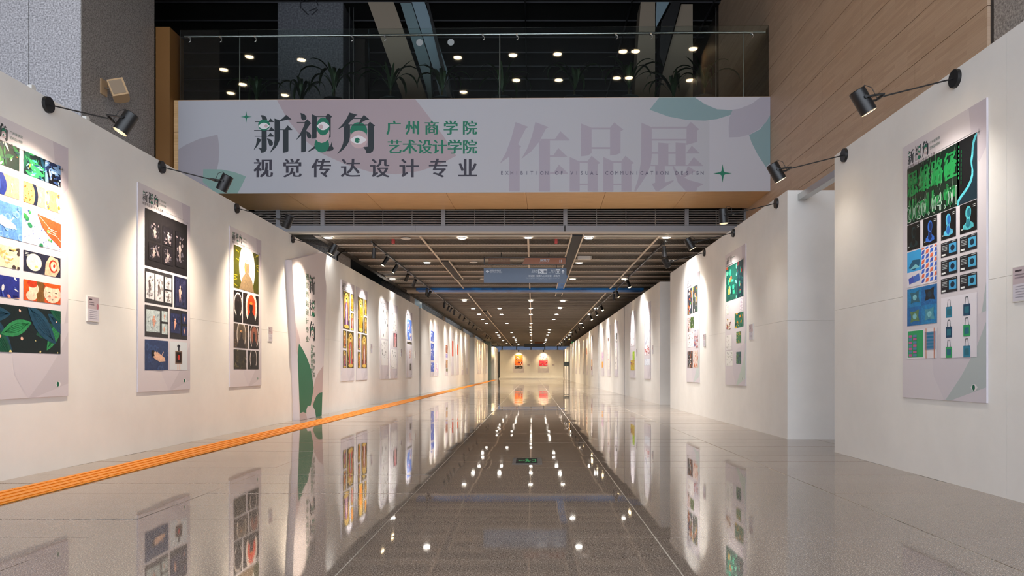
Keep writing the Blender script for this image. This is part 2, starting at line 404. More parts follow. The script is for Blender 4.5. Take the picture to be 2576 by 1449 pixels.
        A.rect(X(.3), Y(.22), X(.7), Y(.68), pal[2]); A.rect(X(.35), Y(.26), X(.65), Y(.64), pal[3])
        A.ell(X(.5), Y(.45), .07 * W, .10 * Hh, pal[4], 9, 20); A.rect(X(.42), Y(0), X(.47), Y(.2), pal[5]); A.rect(X(.53), Y(0), X(.58), Y(.2), pal[5])
        A.rect(X(.46), Y(.68), X(.54), Y(.8), pal[1])
    elif kind == 'cell':
        A.rect(X(.58), Y(0), X(1), Y(1), pal[1])
        A.ell(X(.05), Y(.45), .62 * W, .95 * Hh, pal[2], 26); A.ell(X(.02), Y(.45), .5 * W, .8 * Hh, pal[3], 24)
        for _ in range(22): A.ell(X(rd.uniform(0, .4)), Y(rd.random()), .03 * m, .03 * m, pal[4], 7)
        A.ell(X(.8), Y(.6), .07 * m, .08 * m, (240, 236, 230), 10); A.line(X(.8), Y(.5), X(.77), Y(.2), .02 * m, (240, 236, 230))
    elif kind == 'flowers':
        A.poly([(X(.15), Y(0)), (X(.3), Y(.6)), (X(.2), Y(1)), (X(.8), Y(1)), (X(.7), Y(.6)), (X(.85), Y(0))], pal[1])
        for u, v in ((.15, .85), (.85, .85), (.12, .3), (.88, .25), (.2, .12)):
            for k in range(8): A.almond(X(u) + .06 * m * math.cos(k * .785), Y(v) + .06 * m * math.sin(k * .785), .05 * m, .02 * m, pal[2], k * 45)
            A.ell(X(u), Y(v), .04 * m, .04 * m, pal[3], 8)
    elif kind == 'sky':
        for _ in range(26): A.ell(X(rd.random()), Y(rd.random()), .02 * m, .02 * m, rd.choice(pal[2:4]), 7)
        A.poly([(X(.38), Y(.95)), (X(1), Y(.85)), (X(1), Y(.1)), (X(.7), Y(.35)), (X(.5), Y(.6))], pal[4])
        A.line(X(.4), Y(.93), X(1), Y(.3), .015 * Hh, (250, 220, 200)); blobs(9, pal[5:], .04, .12)
        for v in (.62, .55, .48): A.line(X(.66), Y(v), X(.9), Y(v - .05), .012 * Hh, (245, 235, 225))
    elif kind == 'moon':
        A.rect(X(.5), Y(0), X(1), Y(1), pal[0]); A.ell(X(.27), Y(.5), .2 * W, .42 * Hh, pal[1], 22); A.ell(X(.33), Y(.3), .04 * W, .07 * Hh, pal[2], 10)
        A.poly([(X(.55), Y(0)), (X(.58), Y(.6)), (X(.7), Y(1)), (X(.92), Y(.9)), (X(.98), Y(.4)), (X(.85), Y(0))], pal[3])
        A.ell(X(.79), Y(.5), .12 * W, .32 * Hh, pal[4], 16, -15); A.ell(X(.8), Y(.5), .09 * W, .25 * Hh, pal[3], 14, -15); A.ell(X(.8), Y(.45), .06 * W, .16 * Hh, (240, 225, 210), 12, -15); A.ell(X(.81), Y(.52), .03 * W, .1 * Hh, pal[4], 10, -30)
        for v in (.9, .83, .76): A.line(X(.03), Y(v), X(.13), Y(v), .02 * Hh, (230, 230, 230))
    elif kind == 'faces':
        A.rect(X(0), Y(.45), X(.16), Y(1), pal[2]); A.rect(X(.33), Y(0), X(.55), Y(1), pal[1])
        A.ell(X(.26), Y(.62), .13 * W, .3 * Hh, pal[3], 14); A.ell(X(.2), Y(.25), .14 * W, .24 * Hh, pal[3], 14); A.ell(X(.22), Y(.85), .13 * W, .2 * Hh, pal[4], 12)
        A.ell(X(.76), Y(.5), .24 * W, .47 * Hh, pal[3], 22); A.ell(X(.76), Y(1.0), .26 * W, .22 * Hh, pal[2], 16)
        for u in (.68, .86): A.line(X(u - .03), Y(.55), X(u + .03), Y(.55), .03 * Hh, (60, 30, 20)); A.ell(X(u), Y(.35), .04 * W, .05 * Hh, (236, 150, 130), 8)
        A.ell(X(.77), Y(.2), .012 * W, .04 * Hh, (60, 30, 20), 8)
    elif kind == 'glitch':
        for k in range(4):
            for r_ in range(2):
                cx, cy = .12 + k * .24, .66 - r_ * .42
                for _ in range(6):
                    if rd.random() < .5: A.rect(X(cx - .10), Y(cy + rd.uniform(-.18, .15)), X(cx + .10), Y(cy + rd.uniform(-.02, .06) + .03), rd.choice(pal[1:3]))
                    else: u = cx + rd.uniform(-.09, .06); A.rect(X(u), Y(cy - .18), X(u + .035), Y(cy + .18), rd.choice(pal[1:3]))
        for _ in range(46):
            u, v = rd.random(), rd.random(); A.line(X(u), Y(v), X(u + rd.uniform(.01, .06)), Y(v + rd.uniform(.1, .3)), .004 * Hh, rd.choice((pal[3], pal[0], (120, 220, 150))))
    elif kind == 'bust':
        A.ell(X(.5), Y(.66), .17 * W, .22 * Hh, pal[1], 18); A.poly([(X(.4), Y(.5)), (X(.38), Y(.35)), (X(.2), Y(.26)), (X(.18), Y(.14)), (X(.5), Y(.08)), (X(.82), Y(.14)), (X(.8), Y(.26)), (X(.62), Y(.35)), (X(.6), Y(.5))], pal[1])
        A.ell(X(.54), Y(.66), .11 * W, .16 * Hh, pal[2], 14); A.poly([(X(.44), Y(.45)), (X(.35), Y(.25)), (X(.5), Y(.12)), (X(.65), Y(.25)), (X(.56), Y(.45))], pal[2])
        for v in (.86, .8): A.rect(X(.78), Y(v), X(.92), Y(v + .025), (220, 224, 224))
        A.rect(X(.1), Y(.12), X(.18), Y(.16), (220, 224, 224))
    elif kind == 'profile':
        C1 = [(1, .99), (.9, .97), (.8, .9), (.75, .8), (.73, .7), (.68, .62), (.70, .55), (.74, .48), (.73, .4), (.66, .32), (.5, .24), (.28, .17), (.1, .12), (0, .07), (0, 0), (1, 0)]
        A.poly([(X(a), Y(b_)) for a, b_ in C1], pal[1])
        A.poly([(X(min(1, a + .09)), Y(max(0, b_ - .035))) for a, b_ in C1], pal[2])
        for j in range(8): A.rect(X(.06), Y(.9 - j * .07), X(.12), Y(.94 - j * .07), (30, 140, 80)); A.rect(X(.2), Y(.8 - j * .07), X(.24), Y(.85 - j * .07), (24, 120, 70))
    elif kind == 'card':
        A.rect(X(.5), Y(.18), X(.95), Y(.82), pal[1]); A.ell(X(.72), Y(.5), .13 * W, .2 * Hh, pal[2], 12); A.rect(X(.66), Y(.34), X(.8), Y(.6), pal[2])
        for v in (.72, .62, .52, .42): A.rect(X(.08), Y(v), X(.40), Y(v + .045), (168, 176, 180))
        A.rect(X(.06), Y(.9), X(.4), Y(.94), (168, 176, 180)); A.rect(X(.06), Y(.08), X(.3), Y(.2), (236, 240, 240)); A.rect(X(.7), Y(.9), X(.94), Y(.95), (168, 176, 180))
    elif kind == 'bags':
        for i in range(2):
            for j in range(3):
                cx, by = .24 + i * .5, .70 - j * .33; c_ = pal[1 + (i + j) % 3]
                A.rect(X(cx - .09), Y(by - .04), X(cx + .09), Y(by + .14), c_); A.rect(X(cx - .06), Y(by), X(cx + .06), Y(by + .1), pal[4])
                A.line(X(cx - .05), Y(by + .13), X(cx - .03), Y(by + .25), .010 * W, (40, 60, 70)); A.line(X(cx - .03), Y(by + .25), X(cx + .03), Y(by + .25), .010 * W, (40, 60, 70)); A.line(X(cx + .03), Y(by + .25), X(cx + .05), Y(by + .13), .010 * W, (40, 60, 70))
    elif kind == 'pillows':
        A.rect(X(0), Y(0), X(.5), Y(.5), pal[1]); A.rect(X(.5), Y(.5), X(1), Y(1), pal[1])
        for k, (u, v) in enumerate(((.27, .75), (.77, .76), (.27, .24), (.77, .25))):
            A.poly([(X(u - .15), Y(v - .16)), (X(u), Y(v - .12)), (X(u + .17), Y(v - .15)), (X(u + .13), Y(v)), (X(u + .15), Y(v + .18)), (X(u), Y(v + .13)), (X(u - .16), Y(v + .14)), (X(u - .12), Y(v))], pal[2 + k % 4])
            A.ell(X(u), Y(v), .07 * W, .08 * Hh, (130, 200, 210) if k != 1 else (20, 60, 80), 9)
    elif kind == 'merch':
        A.rect(X(0), Y(0), X(.5), Y(.42), (216, 212, 220)); A.rect(X(.5), Y(0), X(1), Y(1), (232, 226, 232))
        A.poly([(X(.05), Y(.55)), (X(.2), Y(.75)), (X(.46), Y(.72)), (X(.42), Y(.55)), (X(.25), Y(.45))], pal[1]); A.poly([(X(.1), Y(.5)), (X(.3), Y(.62)), (X(.45), Y(.5))], pal[2])
        A.poly([(X(.08), Y(.08)), (X(.05), Y(.24)), (X(.22), Y(.3)), (X(.26), Y(.12))], pal[3]); A.poly([(X(.24), Y(.1)), (X(.24), Y(.28)), (X(.42), Y(.34)), (X(.45), Y(.14))], (70, 110, 190))
        for i in range(4):
            for j in range(8):
                cx, cy = .56 + i * .14, .04 + j * .13
                A.poly([(X(cx - .055), Y(cy)), (X(cx - .03), Y(cy + .1)), (X(cx + .055), Y(cy + .12)), (X(cx + .03), Y(cy + .02))], pal[3 + (i + j) % 3])
    elif kind == 'stall':
        A.rect(X(.02), Y(.04), X(.56), Y(.96), pal[1])
        for i in range(2):
            for j in range(7): A.rect(X(.06 + i * .16), Y(.08 + j * .11), X(.18 + i * .16), Y(.16 + j * .11), pal[2 + (i + j) % 2])
        A.rect(X(.62), Y(.28), X(.96), Y(.88), pal[3]); 
        for j in range(5): A.rect(X(.66), Y(.34 + j * .11), X(.92), Y(.4 + j * .11), pal[4])
        for u in (.66, .92): A.line(X(u), Y(0), X(u), Y(1), .02 * W, (200, 120, 80))
    elif kind == 'collage':
        cols = pal[1:]
        for _ in range(24):
            u, v = rd.random(), rd.random(); a, b_ = rd.uniform(.05, .22), rd.uniform(.04, .16)
            if rd.random() < .5: A.rect(X(u - a / 2), Y(v - b_ / 2), X(u + a / 2), Y(v + b_ / 2), rd.choice(cols))
            else: A.ell(X(u), Y(v), a * W * .6, b_ * Hh * .7, rd.choice(cols), 9, rd.uniform(0, 180))
    elif kind == 'sketch':
        cols = pal[1:]
        for _ in range(22):
            u, v = rd.uniform(.05, .9), rd.uniform(.05, .95)
            t = rd.random()
            if t < .45: A.line(X(u), Y(v), X(u + rd.uniform(-.2, .2)), Y(v + rd.uniform(-.12, .12)), .012 * m, rd.choice(cols))
            elif t < .75: A.rect(X(u), Y(v), X(min(.97, u + rd.uniform(.03, .3))), Y(v + .012), rd.choice(cols))
            else: A.ell(X(u), Y(v), .05 * m, .06 * m, rd.choice(cols), 8)
    elif kind == 'text':
        for j in range(9): 
            v = .9 - j * .1; A.rect(X(.1), Y(v), X(rd.uniform(.5, .9)), Y(v + .035), pal[1])
    A.cl = None

G = (240, 238, 240)
PAL = dict(
 forest=[(12, 40, 34), (20, 90, 52), (40, 120, 60), (16, 62, 70), (90, 170, 90), (240, 120, 50), (230, 235, 220)],
 vines=[(8, 30, 34), (16, 84, 62), (24, 70, 96), (44, 140, 84), (235, 220, 150), (240, 190, 170)],
 night=[(14, 16, 24), (56, 92, 150), (24, 40, 80), (110, 150, 200), (170, 200, 230), (60, 90, 150)],
 blue=[(120, 160, 214), (60, 100, 180), (34, 60, 150), (200, 222, 240), (240, 240, 240), (220, 230, 240)],
 navy=[(30, 40, 110), (70, 80, 170), (230, 232, 240), (120, 130, 200), (220, 150, 140)],
 gold=[(70, 60, 24), (150, 128, 40), (222, 184, 74), (168, 120, 50)],
 dark=[(40, 38, 42), (24, 22, 28), (76, 74, 86), (120, 110, 118), (196, 180, 176)],
)
def poster(M, label, pics, W=1.27, Hh=2.38, tall=2.38, accent=(196, 190, 198), group=None, head=True, detail=2, cat='poster'):
    t = thing('exhibition_poster', label, cat, M, group)
    MB().box(0, W, 0, Hh, 0, .014).build('board', M_board, t)
    A = Art(.014)
    A.cl = (0.001, 0.001, W - .001, Hh - .001); s_ = Hh / 2.38
    A.poly([(W * .82, Hh), (W, Hh), (W, Hh * .84), (W * .93, Hh * .80), (W * .86, Hh * .86)], (198, 190, 200))
    A.poly([(W, .95 * s_), (W, 0), (W * .56, 0), (W * .74, .2), (W * .88, .46), (W * .96, .72)], accent)
    A.poly([(W * .38, .5), (W * .62, .62), (W, .70), (W, .0), (W * .55, 0), (W * .42, .2)], (206, 200, 208))
    A.poly([(W, .62), (W, .12), (W * .62, 0), (W * .56, 0), (W * .74, .2), (W * .90, .42)], accent)
    A.cl = None
    if detail >= 1:
        A.lay = 8
        A.almond(W * .88, .115, .045, .028, (222, 218, 222)); A.ell(W * .875, .115, .018, .024, (24, 100, 78), 12)
        A.star(W * .93, Hh - .23, .03, (120, 118, 122)); A.line(W * .45, Hh - .21, W * .86, Hh - .21, .003, (150, 146, 150))
    if head and detail >= 1:
        k = .36 / 2200.
        f = lambda x, y: (.09 + (x - 260) * k, Hh - .055 - (y - 110) * k * 1.15)
        logo(A, f, eyes=detail >= 2)
        if detail >= 2:
            A.text('广州商学院', .47, .63, Hh - .10, .028, (70, 110, 100)); A.text('艺术设计学院', .47, .63, Hh - .145, .028, (70, 110, 100))
            A.text('视觉传达设计专业作品展', .09, .56, Hh - .215, .038, (80, 76, 84))
        else:
            A.rect(.47, Hh - .12, .62, Hh - .10, (140, 150, 150)); A.rect(.09, Hh - .225, .52, Hh - .2, (130, 126, 132))
    A.build('artwork', M_print, t)
    for i, p in enumerate(pics):
        x0, y0, x1, y1, kind, pal = p[:6]
        P = Art(.0165); pic(P, x0, y0, x1, y1, kind, pal, p[6] if len(p) > 6 else i * 7 + 3)
        P.build('picture', M_pic if detail >= 1 and p[4] not in ('bags', 'sketch', 'frame', 'text', 'merch', 'card', 'stall') else M_print, t)
    return t
def frame_left(X, Y0, z): return Matrix(((0, 0, 1, X), (1, 0, 0, Y0), (0, 1, 0, z), (0, 0, 0, 1)))
def frame_right(X, Y0, z): return Matrix(((0, 0, -1, X), (-1, 0, 0, Y0), (0, 1, 0, z), (0, 0, 0, 1)))
def frame_front(X, Y, z): return Matrix(((1, 0, 0, X), (0, 0, -1, Y), (0, 1, 0, z), (0, 0, 0, 1)))

# ---------------------------------------------------------------- the floor
floor = MB().box(-13, 9, -7, 95, -.12, -.0030).build('floor', M_grout); tag(floor, kind='structure')
TP = .495; XL = [-10.37, -8.79, -7.21, -5.63, -4.05, -2.473, -.893, .688, 2.27, 3.85, 5.43, 7.01]
tile_me = MB().box(0, 1.573, 0, TP - .006, -.0028, 0).mesh('floor_tile', M_floor)
rt = random.Random(5); rest = MB(); spots_t = []
vis = []
for k in range(-12, 175):
    Y0 = 3.145 + TP * k
    for X0 in XL:
        if X0 + 1.58 > 8.9: continue
        inview = Y0 > 2.4 and X0 > -6 and X0 < 4
        vis.append((0 if inview else 1, abs(Y0) + abs(X0 + .8) * .15, X0, Y0))
vis.sort()
for i, (_, _, X0, Y0) in enumerate(vis):
    a, b_ = rt.gauss(0, .085), rt.gauss(0, .055); dz = rt.uniform(-.0006, 0)
    Mt = Matrix.Translation((X0, Y0, dz)) @ Matrix.Rotation(R(a), 4, 'X') @ Matrix.Rotation(R(b_ * .5), 4, 'Y')
    if i < 300:
        o = name_obj('floor_tile', tile_me); o.parent = floor; o.matrix_local = Mt
    else: rest.box(0, 1.573, 0, TP - .006, -.0028, 0, Mt)
o = rest.build('floor_tile', M_floor, floor); tag(o, kind='stuff')

# tactile strip
tac = thing('tactile_paving', 'long orange tactile guide strip on the floor beside the left exhibition wall', 'guide strip', Matrix.Translation((-4.08, 4.6, .0015)))
tb = MB().box(0, .40, 0, .376, 0, .006)
for k in range(4):
    xa = .028 + k * .098
    tb.prism([(xa, .02), (xa + .016, .006), (xa + .034, .006), (xa + .05, .02), (xa + .05, .356), (xa + .034, .37), (xa + .016, .37), (xa, .356)], .006, .013)
tme = tb.mesh('tile', M_orange)
for k in range(188):
    o = name_obj('tile', tme); child(o, tac, (rt.uniform(-.003, .003), k * .38, 0))
# recessed exit light in the floor
Yf0, Yf1 = 7.36, 7.88
ex = thing('floor_exit_light', 'flush floor exit light with green running figure in the middle of the floor', 'exit sign', Matrix.Translation((-.205, Yf0, .001)))
MB().box(0, .30, 0, Yf1 - Yf0, 0, .004).build('frame', M_louver, ex)
MB().box(.035, .255, .04, .48, .004, .0055).build('cover', M_black2, ex)
A = Art(.0062)
A.ell(.145, .36, .018, .03, (0, 0, 0)); A.poly([(.12, .1), (.14, .22), (.13, .31), (.16, .32), (.165, .22), (.19, .1), (.175, .09), (.15, .19), (.135, .09)], (0, 0, 0)); A.poly([(.1, .24), (.13, .3), (.16, .31), (.19, .24), (.18, .22), (.155, .27), (.135, .26), (.11, .22)], (0, 0, 0))
A.poly([(.2, .14), (.24, .14), (.24, .36), (.2, .36), (.2, .32), (.228, .32), (.228, .18), (.2, .18)], (0, 0, 0)); A.poly([(.055, .24), (.075, .30), (.075, .26), (.1, .26), (.1, .22), (.075, .22), (.075, .18)], (0, 0, 0))
A.c = [None] * len(A.c); A.build('pictogram', M_glow, ex)

# ---------------------------------------------------------------- exhibition walls
LX, RX = -4.48, 3.47
ZL, ZR = 3.456, 3.39
def exwall(name, x0, x1, y0, y1, h, seam=1.62, splits=()):
    o = MB().box(x0 + .02, x1 - .02, y0 + .02, y1 - .02, 0.005, h - .02).build(name, M_wall); tag(o, kind='structure')
    ys = [y0] + [s_ for s_ in splits] + [y1]
    for a, b_ in zip(ys, ys[1:]):
        for z0, z1 in ((0, seam - .001), (seam + .001, h)):
            bm = MB().box(x0, x1, a + (.001 if a != y0 else 0), b_ - (.001 if b_ != y1 else 0), z0, z1)
            bm.build('wall_board', M_wall, o)
    return o
exwall('wall_left', LX - .5, LX, 3.2, 16.25, ZL)
exwall('wall_left', LX - .5, LX, 16.26, 29.1, ZL)
exwall('wall_left', LX - .45, LX, 29.75, 52.4, ZL)
exwall('wall_left', -5.2, -4.39, 55.8, 72.3, ZL)
exwall('wall_left', -4.5, -4.0, 77.3, 86, ZL)
exwall('wall_right', RX - .02, RX + .6, 3.0, 8.45, ZR, splits=(5.38,))
exwall('wall_right', RX, RX + 1.1, 10.07, 18.65, ZR)
exwall('wall_right', RX + .04, RX + .9, 20.4, 28.15, ZR)
exwall('wall_right', RX + .04, RX + .8, 28.45, 39.0, ZR)
exwall('wall_right', RX + .04, RX + .9, 39.6, 69.5, ZR)
exwall('wall_right', 3.62, 4.2, 75, 86, ZR)
fw = exwall('wall_far', -3.84, 3.58, 86, 86.5, 3.37)
tag(MB().box(-3.9, 4.1, 85.5, 86, .0, .14).build('baseboard_far', M_wall), kind='structure')
# steel tube joining the two right-hand walls
tag(MB().box(3.61, 3.71, 8.4, 10.1, 3.25, 3.335).build('steel_tube', M_chrome), 'galvanised square tube bridging the gap between the two nearest right walls', 'steel tube')

# funnel-shaped title board on the left wall
def lp(x, y, X): Yv = -X * F / (1340 - x); return Yv, wz(y, Yv)
TX = -4.36
out = [(734,654),(737,700),(739.6,760),(742.8,807),(746,850),(749,899),(751,974),(753.5,1058),(782,1053),(809.5,1047),(811,987),(815.5,888),(819.8,781),(821,720),(817.1,684),(822,640),(812,636),(780,643)]
pts = [lp(x, y, TX) for x, y in out]; pts = [(p[0] - 13.2, max(p[1], 0.002)) for p in pts]
tt = thing('title_board', 'tall flared title board printed with green petals and vertical black headline on the left wall', 'title board', frame_left(LX, 13.2, 0))
MB().prism(pts, .0, TX - LX).build('board', M_board, tt)
A = Art(TX - LX)
def ct(x, y):    # crop-2 pixels (4.675x of 700,760)
    Yv, z = lp(700 + x / 4.675, 760 + y / 4.675, TX); return (Yv - 13.2, max(z, .004))
A.fixed = 1; A.poly([ct(*p) for p in [(202,240),(240,380),(262,480),(243,490),(228,640),(210,520)]], (190, 176, 184))
A.fixed = 1; A.poly([ct(*p) for p in [(531,745),(470,830),(430,920),(416,1000),(400,1100),(385,1210),(405,1225),(430,1150),(470,1080),(518,1060)]], (188, 170, 172))
A.fixed = 2; A.poly([ct(*p) for p in [(243,485),(290,560),(340,660),(375,760),(400,880),(416,1010),(400,1110),(382,1215),(345,1225),(330,1270),(330,1310),(290,1292),(256,1308),(248,1160),(238,900),(228,680),(232,580)]], (44, 110, 84))
A.fixed = 2; A.poly([ct(*p) for p in [(519,1060),(480,1070),(445,1110),(420,1170),(405,1225),(430,1270),(443,1360),(443,1385),(511,1375)]], (44, 110, 84))
A.fixed = 3; A.poly([ct(*p) for p in [(256,1308),(290,1292),(325,1305),(335,1350),(340,1380),(255,1394)]], (188, 170, 172))
A.fixed = 3; A.poly([ct(*p) for p in [(331,1260),(350,1225),(378,1215),(405,1225),(430,1270),(443,1360),(443,1372),(340,1380)]], (206, 198, 206))
A.fixed = None
# vertical headline: three characters, x from px 776..793
Ya, Yb_ = lp(776.5, 700, TX)[0] - 13.2, lp(792.5, 700, TX)[0] - 13.2
ZT = [(2.83, 2.17), (2.05, 1.43), (1.32, .79 + .0)]
ZT = [lp(785, y, TX)[1] for y in (692, 740, 752, 797, 808, 859)]
XR = [(260, 965, 140, 835), (1020, 1715, 110, 825), (1770, 2465, 105, 858)]
def vfn(k, x, y):
    a, b_, c_, d = XR[k]; return (Ya + (x - a) / (b_ - a) * (Yb_ - Ya), ZT[2*k] + (y - c_) / (d - c_) * (ZT[2*k+1] - ZT[2*k]))
logo(A, lambda x, y: (x, y), vert=vfn)
yy = lp(773, 700, TX)[0] - 13.2
for i, ch in enumerate('视觉传达设计专业'): A.glyph(ch, yy, lp(773, 696 + i * 22.3, TX)[1], .19, .13, (86, 110, 96))
for i, ch in enumerate('广州商学院'): A.glyph(ch, lp(789, 700, TX)[0] - 13.2, lp(789, 875 + i * 17, TX)[1], .16, .11, (90, 108, 100))
for i, ch in enumerate('艺术设计学院'): A.glyph(ch, lp(784, 700, TX)[0] - 13.2, lp(784, 872 + i * 12, TX)[1], .15, .09, (60, 120, 96))
A.build('artwork', M_print, tt)

# ---------------------------------------------------------------- posters
def zrow(base, z0, z1): return z0 - base, z1 - base
B0 = .69
def P(u0, z1, u1, z0, kind, pal, W=1.27, seed=None, base=B0):
    t = (u0 * W, z0 - base, u1 * W, z1 - base, kind, pal)
    return t + ((seed,) if seed is not None else ())
p1 = [P(.10, 2.865, .464, 2.664, 'leaves', PAL['forest'], seed=4), P(.506, 2.865, .73, 2.664, 'leaves', PAL['vines'][:4] + [(60, 170, 150), (240, 130, 50), (120, 190, 220)], seed=8), P(.73, 2.865, .905, 2.664, 'leaves', PAL['night'], seed=3),
 P(.10, 2.599, .464, 2.416, 'cell', [(34, 50, 130), (240, 176, 130), (26, 50, 140), (50, 80, 170), (90, 130, 210)]), P(.506, 2.599, .73, 2.416, 'cell', [(232, 120, 60), (240, 170, 130), (26, 34, 60), (236, 160, 100), (224, 90, 40)]), P(.73, 2.599, .905, 2.416, 'flowers', [(246, 214, 186), (240, 170, 120), (240, 160, 20), (60, 90, 170)]),
 P(.10, 2.36, .49, 2.06, 'swim', [(96, 146, 214), (130, 172, 224), (236, 244, 250), (70, 110, 190)]), P(.49, 2.36, .905, 2.06, 'sky', [(206, 216, 244), (90, 100, 190), (60, 70, 170), (120, 130, 200), (222, 90, 50), (60, 150, 80), (120, 190, 90), (40, 120, 80)]),
 P(.10, 1.993, .464, 1.809, 'collage', [(250, 226, 190), (240, 200, 140), (250, 240, 220), (230, 180, 110), (70, 60, 60)], seed=6), P(.506, 1.993, .905, 1.809, 'moon', [(40, 42, 64), (244, 236, 216), (240, 200, 120), (244, 190, 160), (190, 50, 30)]),
 P(.10, 1.736, .464, 1.554, 'collage', [(40, 50, 140), (240, 240, 244), (70, 90, 190), (240, 170, 150), (20, 24, 90)], seed=9), P(.506, 1.736, .905, 1.554, 'faces', [(214, 84, 40), (122, 84, 40), (236, 90, 30), (250, 214, 190), (196, 60, 30)]),
 P(.10, 1.494, .905, 1.09, 'vines', PAL['vines'], seed=2)]
poster(frame_left(LX, 5.84, B0), 'nearest poster on the left wall, picture-book art of green leaves, moon and orange faces', p1)
grid5 = [(.08, .48, .33, .8), (.08, .12, .33, .42), (.40, .48, .62, .8), (.40, .12, .62, .42), (.70, .14, .92, .8)]
D = PAL['dark'][:4] + [(150, 138, 138)]
p2 = [P(.11, 2.81, .93, 2.149, 'photos', [(28, 26, 30)] + D[1:] + [grid5], seed=5),
 P(.11, 2.116, .626, 1.724, 'photos', [(50, 50, 54), (214, 214, 220), (170, 170, 178), (120, 116, 120), (92, 80, 80), [(.04, .12, .32, .9), (.36, .1, .64, .9), (.70, .52, .94, .88), (.70, .1, .94, .46)]]), P(.66, 2.116, .93, 1.724, 'photos', [(30, 32, 58), (44, 48, 84), (70, 70, 110), (30, 30, 50), (226, 180, 170), [(.1, .05, .9, .95)]]),
 P(.11, 1.695, .54, 1.33, 'photos', [(54, 52, 56), (190, 206, 210), (160, 176, 184), (206, 218, 220), (216, 160, 140), [(.06, .16, .62, .86), (.70, .54, .95, .88), (.70, .12, .95, .46)]]), P(.57, 1.695, .93, 1.33, 'photos', [(40, 40, 48), (40, 50, 92), (64, 76, 120), (30, 36, 70), (222, 170, 150), [(.05, .2, .6, .86), (.68, .56, .96, .9), (.68, .14, .96, .46)]]),
 P(.11, 1.294, .54, .94, 'swim', [(44, 64, 108), (58, 84, 132), (226, 184, 160), (24, 18, 24)]), P(.57, 1.294, .93, .94, 'frame', [(206, 214, 222), (40, 40, 50), (120, 100, 90), (34, 20, 18), (190, 60, 50), (230, 190, 170)])]
poster(frame_left(LX, 8.37, B0), 'left wall poster of dark framed photographs with blue water figure at the bottom', p2)
HY = [(70, 72, 10), (240, 238, 230), (250, 250, 246), (236, 234, 220), (132, 112, 84), (240, 220, 150), (170, 160, 30)]
HD = [(20, 16, 16), (236, 226, 220), (60, 50, 48), (30, 24, 24), (14, 10, 10), (60, 50, 48), (50, 44, 40)]
HO = [(26, 18, 16), (240, 228, 222), (226, 206, 196), (220, 70, 20), (24, 18, 18), (240, 130, 50), (70, 56, 48)]
p3 = [P(.11, 2.82, .90, 2.177, 'halo', HY, seed=1), P(.11, 2.14, .36, 1.668, 'halo', HD), P(.39, 2.14, .90, 1.668, 'halo', HO),
 P(.11, 1.645, .55, 1.28, 'halo', [(70, 60, 52), (206, 196, 186), (120, 106, 90), (92, 80, 66), (40, 32, 30), (200, 150, 100), (120, 90, 60)]), P(.59, 1.645, .90, 1.28, 'halo', [(16, 12, 12), (226, 214, 206), (60, 46, 42), (150, 90, 70), (22, 16, 16), (90, 60, 50), (40, 34, 30)]),
 P(.11, 1.253, .49, .956, 'collage', [(44, 40, 26), (90, 84, 56), (130, 120, 84), (26, 22, 16), (70, 60, 36)]), P(.53, 1.253, .90, .956, 'halo', HD, seed=6)]
poster(frame_left(LX, 10.9, B0), 'left wall poster of haloed portraits, the top one yellow and white', p3)
IC = lambda a, b_: [(74, 62, 26), (140, 116, 44), (224, 186, 84), (150, 110, 50), a, b_, (240, 206, 170)]
c1, c2_, c3, c4, c5, c6 = (120, 70, 130), (236, 190, 190), (216, 120, 30), (200, 60, 70), (236, 150, 26), (150, 60, 50)
p4 = [P(.12, 2.83, .62, 1.93, 'icon', IC(c1, c2_)), P(.70, 2.83, .93, 2.41, 'icon', IC(c3, c5)), P(.70, 2.36, .93, 1.93, 'icon', IC(c4, c2_)),
 P(.12, 1.89, .36, 1.47, 'icon', IC(c6, c3)), P(.12, 1.42, .36, 1.0, 'icon', IC(c1, c4)), P(.43, 1.89, .93, 1.0, 'icon', IC(c4, (120, 170, 150)))]
p5 = [P(.12, 2.83, .62, 1.93, 'icon', IC(c5, (240, 140, 20)), seed=9), P(.70, 2.83, .93, 2.41, 'icon', IC(c5, c3)), P(.70, 2.36, .93, 1.93, 'icon', IC((130, 120, 60), c3)),
 P(.12, 1.89, .36, 1.47, 'icon', IC(c1, c5)), P(.12, 1.42, .36, 1.0, 'icon', IC(c5, c6)), P(.43, 1.89, .93, 1.0, 'icon', IC(c6, (250, 240, 230)))]
poster(frame_left(LX, 17.25, B0), 'gilded figure poster beside the title board, top figure robed in violet', p4, detail=1)
poster(frame_left(LX, 18.72, B0), 'gilded figure poster whose top figure wears a bright orange robe', p5, detail=1, head=False)
SK = [(232, 230, 230), (120, 116, 116), (60, 56, 56), (170, 168, 168)]
poster(frame_left(LX, 21.68, B0), 'white poster of fine black line sketches on the left wall, left of its pair', [P(.1, 2.8, .9, 1.9, 'sketch', SK), P(.1, 1.85, .9, 1.1, 'sketch', SK)], detail=1)
poster(frame_left(LX, 23.15, B0), 'white left wall poster with black square holding a pink flower', [P(.1, 2.8, .9, 2.2, 'sketch', SK, seed=5), P(.45, 2.15, .92, 1.7, 'halo', [(30, 22, 28), (90, 40, 60), (214, 110, 130), (236, 150, 160), (240, 190, 190), (250, 220, 220), (60, 40, 44)]), P(.1, 1.62, .9, 1.0, 'sketch', SK, seed=12)], detail=1, head=False)
